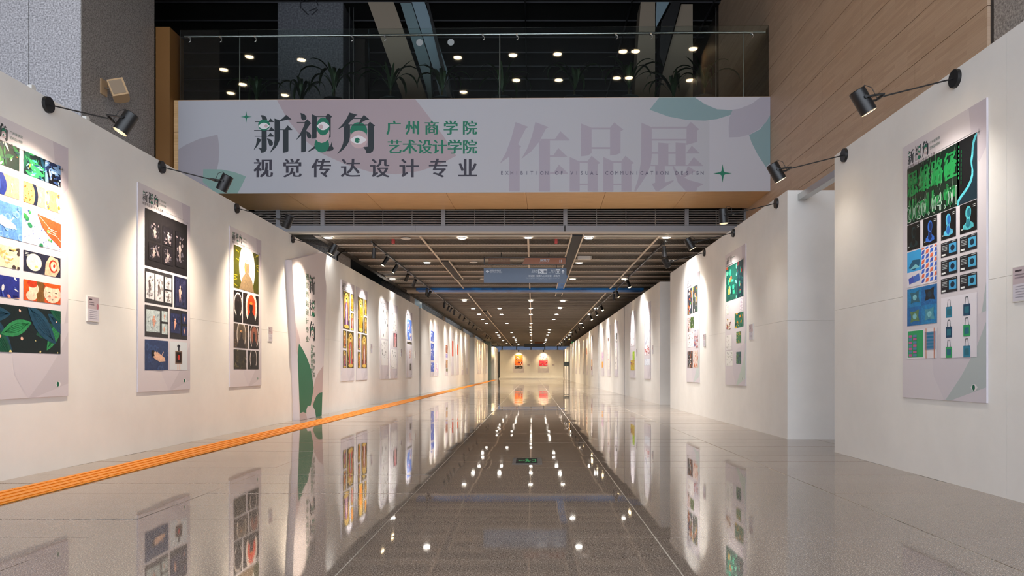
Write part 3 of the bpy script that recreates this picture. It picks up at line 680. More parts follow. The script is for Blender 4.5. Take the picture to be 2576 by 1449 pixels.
poster(frame_left(LX, 26.15, B0), 'left wall poster with blue scene on top and black strip under it', [P(.1, 2.78, .9, 2.05, 'collage', [(90, 130, 216), (240, 238, 240), (60, 96, 190), (230, 140, 140), (200, 220, 240)]), P(.1, 1.98, .9, 1.9, 'collage', [(40, 36, 30), (210, 180, 90), (20, 20, 20)]), P(.5, 1.7, .85, 1.4, 'collage', [(236, 232, 232), (200, 90, 90), (230, 160, 150)]), P(.55, 1.2, .85, .95, 'collage', [(60, 60, 60), (20, 20, 20), (220, 220, 220)])], detail=1)
BL = [(70, 96, 190), (226, 230, 244), (50, 70, 170), (150, 170, 226)]
far_left = [(LX, 32.3, 'left wall poster of four blue picture blocks, first after the narrow gap', [P(.1, 2.7, .9, 2.25, 'collage', BL), P(.1, 2.15, .9, 1.4, 'collage', BL), P(.1, 1.3, .9, .9, 'collage', BL)]),
 (LX, 33.8, 'white left wall poster with pale pink doodle low down, beside the blue one', [P(.15, 1.3, .85, .9, 'collage', [(240, 226, 230), (226, 160, 190), (180, 170, 220)])]),
 (LX, 37.75, 'left wall poster with brown photographs and a purple strip', [P(.15, 2.25, .85, 1.85, 'collage', [(150, 80, 50), (90, 50, 34), (220, 190, 160)]), P(.2, 1.8, .8, 1.62, 'collage', [(130, 110, 190), (220, 220, 240)]), P(.2, 1.5, .85, 1.1, 'collage', [(200, 160, 120), (120, 80, 50)]), P(.3, 1.05, .85, .9, 'collage', [(120, 120, 80), (60, 60, 40)])]),
 (LX, 40.55, 'left wall poster with tall red block above white', [P(.3, 2.6, .85, 1.75, 'collage', [(214, 80, 50), (190, 50, 40), (230, 120, 90)])]),
 (LX, 43.5, 'left wall poster with short orange-red bar, third from the end of its wall', [P(.2, 2.5, .6, 1.9, 'collage', [(226, 96, 50), (236, 120, 70)])]),
 (LX, 46.45, 'left wall poster with small ochre vignettes down the middle', [P(.2, 2.1, .8, 1.0, 'sketch', [(236, 232, 226), (170, 140, 90), (80, 80, 80)])]),
 (LX, 49.55, 'almost blank white poster at the far end of the third left wall', [P(.2, 1.5, .8, 1.1, 'sketch', [(236, 234, 232), (190, 186, 190)])]),
 (-4.39, 59.0, 'pale cream poster, first on the distant fourth left wall', [P(.2, 2.0, .8, 1.0, 'sketch', [(236, 230, 220), (180, 160, 130)])]),
 (-4.39, 61.0, 'distant left wall poster with small blue patch near its top', [P(.3, 2.6, .8, 2.3, 'collage', [(130, 150, 214), (220, 226, 240)]), P(.3, 2.0, .7, 1.85, 'collage', [(60, 56, 60), (120, 116, 120)])]),
 (-4.39, 64.7, 'pale poster in the middle of the distant fourth left wall', [P(.2, 2.4, .8, 1.2, 'sketch', [(240, 236, 226), (200, 180, 150)])]),
 (-4.39, 68.8, 'distant left wall poster with dark speckles, last of the fourth wall', [P(.2, 2.0, .8, 1.4, 'collage', [(230, 220, 206), (90, 80, 70), (150, 130, 110)])]),
 (-4.0, 79.0, 'bright white poster on the short left wall next to the end wall, nearer one', []), (-4.0, 82.6, 'bright white poster on the short left wall touching the end wall corner', [])]
for X, Y0, lab, ps in far_left: poster(frame_left(X, Y0, B0), lab, ps, detail=0)
# right walls (u runs from the far edge towards the viewer)
RB, RH = .685, 2.315
def Q(u0, z1, u1, z0, kind, pal, seed=None): return P(u0, z1, u1, z0, kind, pal, W=1.265, seed=seed, base=RB)
CY = [(10, 14, 16), (70, 170, 190), (30, 90, 170)]
r1 = [Q(.07, 2.776, .72, 2.265, 'glitch', [(6, 34, 22), (24, 132, 66), (16, 100, 50), (150, 180, 160)], 3), Q(.70, 2.776, .91, 2.265, 'profile', [(6, 10, 14), (90, 200, 216), (14, 44, 58)]),
 Q(.07, 2.258, .247, 2.024, 'bust', [(8, 10, 10), (20, 50, 52), (10, 14, 14)]), Q(.29, 2.258, .4625, 2.024, 'bust', [(8, 10, 12), (50, 110, 210), (16, 40, 90)]), Q(.512, 2.258, .684, 2.024, 'bust', [(8, 10, 12), (90, 190, 226), (40, 110, 190)]), Q(.73, 2.258, .91, 2.024, 'bust', [(8, 10, 12), (90, 200, 210), (40, 130, 150)]),
 Q(.07, 2.01, .4625, 1.69, 'merch', [(60, 160, 220), (40, 90, 120), (120, 190, 200), (70, 90, 180), (226, 110, 80), (60, 110, 210)]),
 Q(.07, 1.673, .4625, 1.339, 'pillows', [(20, 130, 190), (16, 108, 176), (40, 100, 120), (20, 30, 40), (90, 130, 90), (70, 150, 170)]),
 Q(.07, 1.30, .4625, 1.04, 'stall', [(222, 218, 224), (46, 160, 100), (190, 90, 150), (90, 130, 170), (40, 120, 160)])]
for zt, zb in ((2.0, 1.878), (1.849, 1.725), (1.698, 1.578)):
    r1 += [Q(.512, zt, .70, zb, 'card', [(34, 34, 40), (70, 160, 210), (20, 40, 60)]), Q(.73, zt, .91, zb, 'card', [(34, 34, 40), (80, 170, 210), (20, 50, 70)])]
r1 += [Q(.512, 1.54, .91, 1.038, 'bags', [(226, 222, 230), (50, 130, 160), (30, 70, 100), (50, 160, 100), (40, 110, 130)])]
rp = poster(frame_right(RX - .02, 6.865, RB), 'nearest poster on the right wall, green glitch lettering above blue busts and tote bags', r1, W=1.265, Hh=RH, accent=(176, 186, 188))
A = Art(.0165 + .0005)
ks = {'0': 0, '2': 0, '4': 0}
for i, ch in enumerate('2020.04.01'):
    x0 = .13 + i * .083; y0 = 2.36 - RB
    for a, b_ in ((-.006, 0), (.006, 0), (0, -.006), (0, .006)): A.glyph(ch, x0 + a, y0 + b_, .098, .15, (196, 214, 204), False)
    A.z += .0004; A.glyph(ch, x0, y0, .098, .15, (14, 84, 46), False); A.z -= .0004
for i, ch in enumerate('思维路径'): A.glyph(ch, .19 + i * .2, 2.62 - RB, .2, .25, (26, 128, 66))
A.build('lettering', M_print, rp)
GX = [(18, 96, 84), (50, 190, 150), (214, 96, 60), (230, 190, 90), (16, 60, 64), (120, 220, 190)]
r2b = [Q(.06, 2.766, .62, 2.16, 'collage', GX, 3), Q(.62, 2.766, .91, 2.16, 'collage', [(14, 60, 70), (190, 60, 60), (60, 180, 150), (20, 90, 100)], 8), Q(.06, 2.10, .2, 1.93, 'sketch', [(236, 234, 232), (90, 80, 60), (190, 180, 120)]), Q(.75, 2.14, .9, 1.93, 'text', [(236, 230, 236), (170, 140, 180)]),
 Q(.5, 1.907, .91, 1.66, 'collage', [(30, 120, 96), (230, 180, 50), (16, 80, 70), (226, 150, 40)], 5), Q(.06, 1.85, .3, 1.66, 'collage', [(238, 232, 228), (190, 60, 60), (200, 150, 60), (90, 60, 50)]),
 Q(.58, 1.59, .8, 1.40, 'collage', [(60, 130, 90), (220, 180, 50), (40, 90, 80)]), Q(.06, 1.56, .35, 1.30, 'sketch', [(236, 234, 232), (120, 80, 60), (80, 90, 80)]),
 Q(.58, 1.25, .8, 1.05, 'collage', [(40, 96, 100), (90, 150, 90), (30, 60, 80)]), Q(.06, 1.28, .4, 1.02, 'sketch', [(232, 232, 230), (50, 60, 50), (120, 130, 110)])]
poster(frame_right(RX, 13.27, RB), 'second right wall poster with teal and orange collage, nearer one of its wall', r2b, W=1.265, Hh=RH, accent=(190, 204, 198), detail=1)
r2a = [Q(.1, 2.74, .47, 2.18, 'collage', [(60, 66, 84), (220, 80, 50), (240, 240, 240), (236, 150, 60), (60, 150, 90)], 4), Q(.52, 2.74, .9, 2.18, 'collage', [(70, 78, 80), (240, 240, 236), (230, 190, 80), (226, 120, 60), (80, 130, 80)], 6),
 Q(.12, 2.1, .32, 1.8, 'collage', [(236, 220, 216), (214, 90, 70), (40, 40, 40)]), Q(.34, 2.1, .6, 1.86, 'collage', [(60, 90, 40), (120, 160, 60), (240, 240, 240)]), Q(.1, 1.78, .6, 1.45, 'sketch', [(236, 234, 234), (60, 60, 60), (190, 110, 100)]),
 Q(.62, 1.8, .92, 1.42, 'collage', [(214, 210, 220), (120, 120, 170), (200, 120, 120)]), Q(.1, 1.36, .52, 1.0, 'collage', [(44, 36, 40), (230, 226, 226), (160, 90, 60), (90, 110, 120)]), Q(.56, 1.36, .92, 1.0, 'collage', [(238, 218, 210), (226, 120, 70), (236, 200, 180)])]
poster(frame_right(RX, 16.62, RB), 'second right wall poster with two tall red and green pictures, farther one of its wall', r2a, W=1.265, Hh=RH, accent=(190, 200, 200), detail=1)
far_right = [(3.51, 23.2, 'third right wall poster with red doodles in its middle, nearer one of the pair', [Q(.1, 2.6, .9, 1.7, 'sketch', [(232, 232, 238), (120, 120, 150), (170, 170, 190)]), Q(.1, 1.7, .85, 1.42, 'collage', [(236, 230, 234), (214, 60, 60), (200, 90, 90), (120, 60, 80)]), Q(.1, 1.3, .9, 1.1, 'sketch', [(226, 230, 240), (110, 130, 170)])]),
 (3.51, 26.5, 'third right wall poster with yellow and purple collage at its foot', [Q(.1, 2.3, .85, 1.8, 'sketch', [(236, 234, 240), (60, 60, 90), (130, 60, 90)], 3), Q(.5, 1.6, .9, 1.3, 'collage', [(190, 220, 60), (140, 190, 40)]), Q(.1, 1.3, .9, .95, 'collage', [(200, 180, 60), (120, 70, 130), (240, 220, 60), (190, 90, 60)])]),
 (3.51, 31.65, 'fourth right wall poster with black outlined frame, nearest of its wall', [Q(.4, 2.5, .85, 2.1, 'collage', [(60, 58, 56), (236, 234, 230), (236, 234, 230)]), Q(.15, 1.9, .85, 1.0, 'sketch', [(236, 232, 226), (50, 46, 44), (110, 100, 90)])]),
 (3.51, 34.6, 'fourth right wall poster with dark red column of figures', [Q(.2, 2.45, .8, 1.0, 'sketch', [(236, 226, 220), (150, 50, 50), (190, 90, 90)], 4), Q(.2, 2.45, .5, 2.3, 'collage', [(130, 50, 50), (90, 30, 30)])]),
 (3.51, 37.5, 'fourth right wall poster with orange block low down, farthest of its wall', [Q(.1, 1.9, .8, 1.5, 'collage', [(236, 206, 220), (190, 150, 220)]), Q(.1, 1.4, .7, 1.1, 'collage', [(240, 180, 90), (236, 160, 60)])]),
 (3.51, 44.4, 'fifth right wall poster with dark red block near the bottom, first of its wall', [Q(.3, 1.6, .9, 1.2, 'collage', [(236, 190, 130), (230, 150, 90)]), Q(.3, 1.2, .8, .98, 'collage', [(120, 40, 40), (90, 30, 30)])]),
 (3.51, 48.2, 'fifth right wall poster with thin red bar near its top', [Q(.3, 2.4, .6, 2.0, 'collage', [(140, 60, 60), (190, 120, 110)]), Q(.3, 1.8, .8, 1.3, 'sketch', [(236, 228, 220), (150, 140, 130)])]),
 (3.51, 52.0, 'fifth right wall poster, third along, faint grey column of text', [Q(.4, 2.2, .8, 1.2, 'sketch', [(236, 228, 220), (130, 120, 120)])]),
 (3.51, 56.0, 'fifth right wall poster, fourth along, with small ochre patches', [Q(.4, 2.2, .8, 1.2, 'sketch', [(236, 228, 214), (190, 150, 80)])]),
 (3.51, 60.4, 'fifth right wall poster, fifth along, with dark scribble at mid height', [Q(.3, 2.2, .8, 1.2, 'sketch', [(236, 226, 212), (80, 70, 60)])]),
 (3.51, 65.2, 'pale poster at the far end of the fifth right wall', [Q(.3, 2.2, .8, 1.2, 'sketch', [(236, 226, 210), (180, 160, 130)])])]
for X, Y0, lab, ps in far_right: poster(frame_right(X, Y0, RB), lab, ps, W=1.265, Hh=RH, detail=0)
poster(frame_front(wx(1291, 86), 86, .72), 'left poster of the two on the far end wall, orange and black illustration', [P(.13, 2.75, .87, 1.55, 'collage', [(230, 110, 50), (60, 44, 70), (240, 140, 60), (240, 230, 220), (120, 50, 60)], seed=3), P(.13, 1.5, .87, 1.15, 'collage', [(40, 38, 42), (220, 214, 210), (90, 90, 90)])], W=1.27, Hh=2.2, detail=0)
poster(frame_front(wx(1353.5, 86), 86, .72), 'right poster of the two on the far end wall, pink and red panels', [P(.12, 2.75, .88, 2.2, 'collage', [(236, 190, 200), (230, 110, 140), (80, 80, 120)], seed=5), P(.12, 2.1, .88, 1.5, 'collage', [(226, 60, 90), (240, 130, 100), (60, 60, 90), (180, 180, 190)]), P(.2, 1.35, .8, 1.2, 'sketch', [(236, 232, 232), (80, 90, 120), (226, 120, 100)])], W=1.27, Hh=2.2, detail=0)

# wall captions
def caption(M, label, w_=.2, h_=.255):
    t = thing('wall_caption', label, 'caption', M)
    MB().box(0, w_, 0, h_, 0, .012).build('card', M_white, t)
    A = Art(.012); A.rect(.006, h_ * .5, w_ - .006, h_ - .006, (190, 176, 182)); A.rect(.006, .006, w_ - .006, h_ * .5, (206, 202, 212))
    A.ell(w_ * .86, h_ * .62, .02, .03, (176, 120, 130), 10); A.rect(.03, h_ * .85, w_ * .4, h_ * .9, (70, 60, 66))
    for k in range(5): A.rect(.035, h_ * (.42 - k * .075), w_ - .04, h_ * (.44 - k * .075), (160, 156, 168))
    for k in range(2): A.rect(.03, h_ * (.75 - k * .08), w_ * .55, h_ * (.78 - k * .08), (140, 128, 136))
    A.build('print', M_print, t)
caption(frame_left(LX, 7.42, 1.43), 'small white caption card right of the nearest left wall poster')
caption(frame_left(LX, 12.5, 1.43), 'small caption card right of the haloed portraits poster', .2)
caption(frame_left(LX, 20.4, 1.42), 'tiny caption card right of the gilded figure posters')
caption(frame_left(LX, 25.0, 1.42), 'tiny caption card right of the pink flower poster')
caption(frame_left(LX, 28.0, 1.42), 'tiny caption card right of the blue scene poster')
caption(frame_right(RX - .02, 5.30, 1.42), 'caption card cut by the right edge of the photograph, nearest right wall', .26, .25)
caption(frame_right(RX, 11.82, 1.42), 'small caption card right of the teal and orange collage poster')
caption(frame_right(RX, 15.0, 1.42), 'small caption card right of the two tall pictures poster')
caption(frame_right(3.51, 21.7, 1.42), 'tiny caption card right of the red doodle poster')
caption(frame_right(3.51, 25.0, 1.42), 'tiny caption card right of the yellow and purple collage poster')
caption(frame_front(wx(1326.5, 86), 86, 1.5), 'tiny caption beside the orange poster on the end wall', .28, .2)
caption(frame_front(wx(1389, 86), 86, 1.5), 'tiny caption beside the pink poster on the end wall', .28, .2)

# ---------------------------------------------------------------- arm lamps
def spot(parent, loc, direction, power, col, angle, blend=.6, r=.03):
    l = bpy.data.lights.new('bulb', 'SPOT'); l.energy = power; l.color = col; l.spot_size = R(angle); l.spot_blend = blend; l.shadow_soft_size = r
    o = name_obj('bulb', l); o.parent = parent; o.location = loc
    o.rotation_euler = Vector(direction).to_track_quat('-Z', 'Y').to_euler(); return o
WARM, NEUT, YEL = (1, .81, .61), (1, .93, .84), (1, .72, .36)
def arm_lamp(M, label, power, col, yaw=0, drop=.17, length=.74, tilt=30, lensm=None, on=True):
    t = thing('arm_spotlight', label, 'spotlight', M, 'black arm spotlights clamped along the tops of the exhibition walls')
    MB().tube((0, 0, 0), (0, 0, .028), .075, .072, 28).build('mount_plate', M_black, t)
    end = Vector((yaw * .3, -drop, length))
    MB().path([(0, 0, .02), (0, -.01, .06), tuple(end - Vector((yaw*.05, -.02, .12)))], .0065, 8).build('arm', M_black, t)
    d = Vector((yaw, -math.cos(R(tilt)), -math.sin(R(tilt)))).normalized()
    c_ = end + Vector((0, -.02, .02)); a = c_ - d * .1; b_ = c_ + d * .095
    y = MB(); side = d.cross(Vector((0, 0, 1))).normalized() 
    for s_ in (-1, 1):
        p = end - Vector((yaw*.05, -.02, .12)) + side * .03 * s_; q = c_ + side * .072 * s_ - d * .02
        y.tube(p, p + side * .04 * s_, .007, n=8); y.tube(p + side * .04 * s_, q, .009, n=8); y.tube(q - side * .006 * s_, q + side * .008 * s_, .014, n=12)
    y.tube(end - Vector((yaw*.05, -.02, .12)) - side * .04, end - Vector((yaw*.05, -.02, .12)) + side * .04, .012, n=10)
    y.build('yoke', M_black, t)
    h = MB().tube(a, b_, .066, .066, 28, caps=False); h.tube(a - d * .006, a, .056, .066, 28); h.tube(b_ - d * .02, b_, .061, .061, 28, caps=False)
    h.build('lamp_head', M_black, t)
    MB().tube(b_ - d * .004, b_ + d * .003, .0655, .063, 28, caps=False).build('rim', M_chrome, t)
    MB().tube(b_ - d * .026, b_ - d * .022, .060, .060, 24).build('lens', lensm or M_lensw, t)
    up = d.orthogonal().normalized()
    MB().path([a + Vector((0, .0, -.03)), a + Vector((0, .05, -.06)), a + Vector((0, .03, -.12)), tuple(end - Vector((0, 0, .1)))], .003, 6).build('cable', M_black, t)
    if on: spot(t, b_ + d * .006, d, power, col, 104, 1.0)
    return t
ordn = ['nearest', 'second', 'third', 'fourth', 'fifth', 'sixth']
for i, Yv in enumerate((6.82, 8.91, 11.17, 13.77)):
    arm_lamp(frame_left(LX, Yv, 3.385), 'black arm spotlight on the left exhibition wall, %s along' % ordn[i], ARM_W, WARM, yaw=(-.2, .05, .2, .0)[i], tilt=27)
for i, Yv in enumerate((6.02, 8.16, 10.5, 12.75, 14.9)):
    arm_lamp(frame_right(RX - (.02 if i < 2 else 0), Yv, 3.31), 'black arm spotlight on the right exhibition walls, %s along' % ordn[i], ARM_W * (.22, .04, .1, .5, .45)[i], NEUT, tilt=(30 if i != 2 else 4), yaw=(-.3 if i == 4 else 0))
for xp, nm in ((1305, 'left'), (1367, 'right')):
    arm_lamp(frame_front(wx(xp, 86), 86, 3.3), 'small warm arm spotlight above the %s end wall poster' % nm, 110, YEL, length=.6, drop=.05)

# ---------------------------------------------------------------- upper structure: side walls, columns, wood wall
def column(x0, x1, y0, y1, z0, z1, m, label, joints=(), cat='column', m2=None):
    t = thing('stone_column', label, cat, Matrix.Translation(((x0 + x1) / 2, (y0 + y1) / 2, z0)))
    ax, ay = (x1 - x0) / 2, (y1 - y0) / 2
    g_ = .006
    xs = [x0] + list(joints) + [x1]
    for a, b_ in zip(xs, xs[1:]):
        MB().box(a - (x0 + x1) / 2 + g_, b_ - (x0 + x1) / 2 - g_, -ay, -ay + .03, 0, z1 - z0).build('front_slab', m, t)
    MB().box(-ax + .02, ax - .031, -ay + .031, ay, 0, z1 - z0).build('core', m2 or m, t)
    n = 2
    for k in range(n):
        MB().box(ax - .03, ax, -ay + (.012 if k == 0 else 0) + (2 * ay) * k * .76, -ay + 2 * ay * (.76 if k == 0 else 1) - .004, 0, z1 - z0).build('side_slab', m2 or m, t)
    return t
column(-12.2, -7.33, 12.0, 14.33, 0, 9.9, M_gr_light, 'huge pale granite column at the upper left beyond the left wall', joints=(-8.18,), m2=M_gr_dark)  # side slabs and core in darker granite: their shade put into the colour
column(4.62, 7.2, 2.8, 7.44, 0, 9.9, M_gr_dark, 'grey granite pier at the top right corner beyond the right wall')
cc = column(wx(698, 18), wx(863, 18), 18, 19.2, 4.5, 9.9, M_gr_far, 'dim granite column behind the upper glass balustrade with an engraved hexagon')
A = Art(0)
for a, b_ in (((755, -30), (757, 22)), ((760, 22), (776, 38)), ((784, 38), (800, 24)), ((778, 28), (797, 20)), ((801, 14), (790, -8)), ((757, 8), (770, -6))):
    p = (wx(a[0], 18), wz(max(a[1], -8), 18)); q = (wx(b_[0], 18), wz(b_[1], 18)); A.line(*p, *q, .03, (40, 40, 44))
em = A.build('engraved_emblem', M_print, cc); em.matrix_local = Matrix.Translation((-(wx(698, 18) + wx(863, 18)) / 2, -.603, -4.5)) @ Matrix(((1,0,0,0),(0,0,-1,0),(0,1,0,0),(0,0,0,1)))
# wood panelled wall on the right
ww = MB().box(4.62, 4.9, 7.45, 18.3, 0, 9.9).build('wall_right', M_darkwood); tag(ww, kind='structure')
zz = [.3 + .54 * k for k in range(18)]
for z0 in zz:
    yk = 7.46
    while yk < 18.2:
        y1 = min(yk + 1.42, 18.25)
        MB().box(4.588, 4.62, yk, y1 - .004, z0, z0 + .533).build('wood_panel', M_wood, ww); yk = y1
# wood return at the left end of the bridge
wr = MB().box(-7.32, -7.05, 14.36, 14.95, 0, wz(70, 14.4)).build('trim_1', M_bamboo_shade); tag(wr, kind='structure')
# security sensor (cream box on a bracket)
cs = thing('wall_speaker', 'cream box speaker on a tilting bracket high on the dark column face', 'speaker', Matrix.Translation((-7.33, 12.62, wz(225, 12.62))))
MB().box(0, .02, -.09, .09, -.10, .16).build('back_plate', M_cream, cs)
MB().tube((.02, 0, .03), (.14, 0, .0), .012, n=8).build('bracket', M_chrome, cs)
MB().prism([(-.12, -.15), (-.12, .05), (-.04, .13), (.1, .13), (.13, .04), (.13, -.15)], -.15, .15, Matrix.Translation((.26, 0, -.03)) @ Matrix.Rotation(R(-22), 4, 'Y') @ Matrix.Rotation(R(25), 4, 'Z')).build('cabinet', M_cream, cs)
MB().box(-.10, .10, -.158, -.152, -.12, .12, Matrix.Translation((.26, 0, -.03)) @ Matrix.Rotation(R(-22), 4, 'Y') @ Matrix.Rotation(R(25), 4, 'Z')).build('grille', mat('speaker_mesh', (150, 132, 112), .6), cs)

# bridge, rotated one degree like in the photograph
BR = Matrix.Translation((-1.2, 14.4, 0)) @ Matrix.Rotation(R(-1.0), 4, 'Z')
Zs, Zt = wz(485, 14.4), wz(247.5, 14.4)
bx0, bx1 = wx(431, 14.4) + 1.2, 4.585 + 1.2
bg = thing('footbridge', 'wood clad footbridge crossing above the hall carrying the big banner', 'bridge', BR)
MB().box(bx0, bx1, .02, 1.45, Zs + .02, Zt - .04).build('deck', M_bamboo, bg)
edges = [bx0] + [wx(x, 14.4) + 1.2 for x in (517, 718, 920, 1122, 1323, 1523, 1725)] + [bx1]
for a, b_ in zip(edges, edges[1:]):
    MB().box(a + .004, b_ - .004, .0, 1.47, Zs - .0, Zs + .018).build('soffit_board', M_bamboo, bg)
    MB().box(a + .004, b_ - .004, .0, .30, Zt - .035, Zt).build('ledge_board', M_bamboo, bg)
for k in range(3):
    MB().box(bx0, bx0 + .12, 0, .018, Zs + .02 + k * .6, Zs + .61 + k * .6 if k < 2 else Zt - .036).build('fascia_board', M_bamboo, bg)
MB().box(bx0 - .004, bx0, 0, 1.45, Zs, Zt).build('end_board', M_bamboo, bg)

# the banner
bn = thing('hanging_banner', 'wide lavender exhibition banner with large black and green characters on the footbridge', 'banner', BR @ Matrix(((1,0,0,0),(0,0,-1,-.022),(0,1,0,0),(0,0,0,1))))
def bp(x, y): return (wx(x, 14.4) + 1.2, wz(y + (x - 1190) * .0067 * (933 - y) / 685, 14.4))
bx_a, bz_t = bp(445, 252.6); bx_b, bz_b = bp(1932, 482.5)
MB().box(bx_a, bx_b, wz(485.5, 14.4), wz(247.5, 14.4) - .02, -.0, .02).build('board', M_board, bn)
A = Art(.02)
def c3f(x, y): return bp(430 + x / 3.18, 230 + y / 3.18)
def c4f(x, y): return bp(1180 + x / 3.3026, 230 + y / 3.3026)
def c7f(x, y): return bp(600 + x / 7.1556, 270 + y / 7.1556)
def c8f(x, y): return bp(1250 + x / 4.8604, 290 + y / 4.8604)
A.cl = (bx_a, wz(485.4, 14.4), bx_b, wz(247.6, 14.4) - .022)
BG = (179, 180, 188)  # white banner greyed, the weaker light there put into its print colours
A.fixed = 0; A.rect(bx_a, A.cl[1], bx_b, A.cl[3], BG)
A.fixed = 1; A.rect(bp(1781, 300)[0], A.cl[1], bx_b, A.cl[3], (187, 187, 196))
A.fixed = 2; A.poly([c3f(*p) for p in [(835,60),(1950,60),(2060,200),(2180,360),(2285,520),(2150,590),(2000,640),(1800,668),(1600,650),(1400,590),(1200,500),(1050,380),(930,230)]], (169, 155, 162))
A.poly([c3f(*p) for p in [(30,480),(110,432),(220,385),(365,352),(380,450),(375,560),(355,660),(300,780),(240,840),(30,840)]], (160, 155, 163))
A.fixed = 3; A.poly([c3f(*p) for p in [(250,627),(400,630),(500,650),(595,685),(560,760),(515,840),(420,840),(330,800),(245,730)]], (132, 162, 155))
A.fixed = 2; A.poly([c4f(*p) for p in [(1585,40),(1880,40),(1940,110),(2050,155),(2175,160),(2160,200),(2050,235),(1950,248),(1800,243),(1650,215),(1493,158)]], (132, 158, 163))
A.poly([c4f(*p) for p in [(2310,368),(2400,320),(2460,240),(2500,150),(2500,585),(2448,632),(2380,530),(2330,430)]], (132, 158, 163))
A.fixed = 3; A.poly([c4f(*p) for p in [(2175,160),(2300,120),(2400,40),(2500,40),(2495,180),(2450,260),(2390,320),(2310,365),(2230,385),(2145,388),(2142,300),(2150,220)]], (171, 168, 181))
A.fixed = 4; A.poly([c4f(*p) for p in [(1870,60),(1900,40),(2420,40),(2330,110),(2230,150),(2140,162),(2020,140),(1940,105)]], (192, 192, 201))
VI = (166, 159, 172)
ZP = [
 [(230,92),(390,152),(355,170),(260,360),(300,395),(280,405),(280,938),(150,938),(150,515),(35,600),(110,470),(180,280)],
 [(470,92),(635,155),(600,172),(535,298),(520,330),(420,450),(298,545),(370,420),(430,260)], [(535,298),(710,298),(775,203),(890,310),(885,318),(535,318)],
 [(515,318),(648,318),(648,938),(515,938)], [(648,497),(690,497),(750,408),(858,512),(858,520),(648,520)], [(648,700),(700,700),(757,610),(865,712),(865,725),(648,725)],
 [(1024,108),(1155,160),(1155,470),(1110,500),(1024,510)], [(1155,160),(1378,160),(1378,182),(1155,182)], [(1155,397),(1378,397),(1378,420),(1155,420)], [(1378,160),(1430,95),(1540,185),(1507,205),(1505,470),(1450,492),(1378,500)],
 [(1758,98),(1885,155),(1885,500),(1870,620),(1820,740),(1750,850),(1690,938),(1670,935),(1720,780),(1755,560)], [(1885,148),(2305,148),(2305,172),(1885,172)], [(1885,297),(2303,297),(2303,318),(1885,318)], [(2305,148),(2355,90),(2460,180),(2430,195),(2430,335),(2370,352),(2303,372)],
 [(1963,342),(2115,355),(2085,362),(2085,612),(1963,612)], [(2172,342),(2330,352),(2292,365),(2292,612),(2172,612)], [(1885,458),(1963,458),(1963,480),(1885,480)], [(2085,458),(2172,458),(2172,480),(2085,480)], [(2300,470),(2368,380),(2462,468),(2462,476),(2300,476)],
 [(1870,612),(2322,612),(2392,518),(2500,618),(2500,628),(1870,628)], [(1925,628),(2042,628),(2042,830),(2150,798),(2145,815),(1960,938),(1930,930),(1885,845),(1925,830)],
 [(2135,628),(2150,630),(2230,745),(2340,800),(2505,845),(2500,855),(2440,885),(2420,938),(2300,938),(2200,830)], [(2320,628),(2415,690),(2270,772),(2232,745),(2300,690)]]
for s0 in (0, 409):
    ZP += [[(x + s0, y) for x, y in q] for q in ([(888,518),(1010,572),(1010,938),(888,938)], [(1010,565),(1107,565),(1107,588),(1010,588)], [(1010,842),(1107,842),(1107,860),(1010,860)], [(1107,565),(1155,503),(1262,592),(1230,605),(1230,938),(1107,938)])]
A.fixed = 5
for q in ZP: A.poly([c8f(*p) for p in q], VI)
A.fixed = None; A.cl = None; A.lay = 0
logo(A, c7f)
A.fixed = 6
x_, y_ = c3f(597, 210); A.star(x_, y_, .115, GR)
x_, y_ = c4f(2093, 685); A.star(x_, y_, .18, GR)
def btext(txt, x0, x1, ya, yb, col, bold, f, cw=None):
    p0 = f(x0, yb); p1 = f(x1, ya); q1 = f(x1, yb)
    h_ = p1[1] - q1[1]; n = len(txt); cw = cw or h_
    for i, ch in enumerate(txt):
        if ch == ' ': continue
        u = i / (n - 1); cx = p0[0] + cw / 2 + (q1[0] - p0[0] - cw) * u; cy = (p0[1] * (1 - u) + q1[1] * u) + h_ / 2
        A.glyph(ch, cx, cy, cw * 1.08, h_ * 1.08, col, bold)
btext('广州商学院', 1728, 2448, 240, 352, GR, True, c3f)
btext('艺术设计学院', 1736, 2448, 392, 504, GR, True, c3f)
btext('视觉传达设计专业', 660, 2450, 543, 692, (62, 60, 72), True, c3f)
btext('EXHIBITION OF VISUAL COMMUNICATION DESIGN', 44, 2512, 690, 733, (84, 80, 100), False, c8f, cw=.062)
A.fixed = None
A.build('artwork', M_print, bn)

# balustrade
bal = thing('glass_balustrade', 'frameless glass balustrade with steel handrail along the top of the footbridge', 'balustrade', BR)
gz0, gz1 = Zt + .001, wz(70, 14.45)
gx = [wx(x, 14.45) + 1.2 for x in (446, 596, 926, 1257, 1592, 1930)]
for a, b_ in zip(gx, gx[1:]):
    MB().box(a + .005, b_ - .005, .05, .062, gz0, gz1).build('glass_pane', M_glass, bal)
hz = wz(87.5, 14.53)
MB().tube((wx(460, 14.55) + 1.2, .125, hz), (wx(1922, 14.5) + 1.2, .125, hz), .022, n=12).build('handrail', M_chrome, bal)
for x in (600, 1257, 1866):
    MB().tube((wx(x, 14.55) + 1.2, .125, gz0), (wx(x, 14.55) + 1.2, .125, hz - .02), .013, n=10).build('post', M_chrome, bal)
for x in (473, 552, 640, 885, 968, 1215, 1300, 1548, 1635, 1885):
    X_ = wx(x, 14.5) + 1.2
    m_ = MB().tube((X_, .03, hz - .045), (X_, .11, hz - .045), .018, n=10); m_.path([(X_, .035, hz - .06), (X_ + .03, .035, hz - .09), (X_ + .03, .035, hz - .13), (X_, .035, hz - .15)], .008, 6)
    m_.build('glass_clamp', M_chrome, bal)
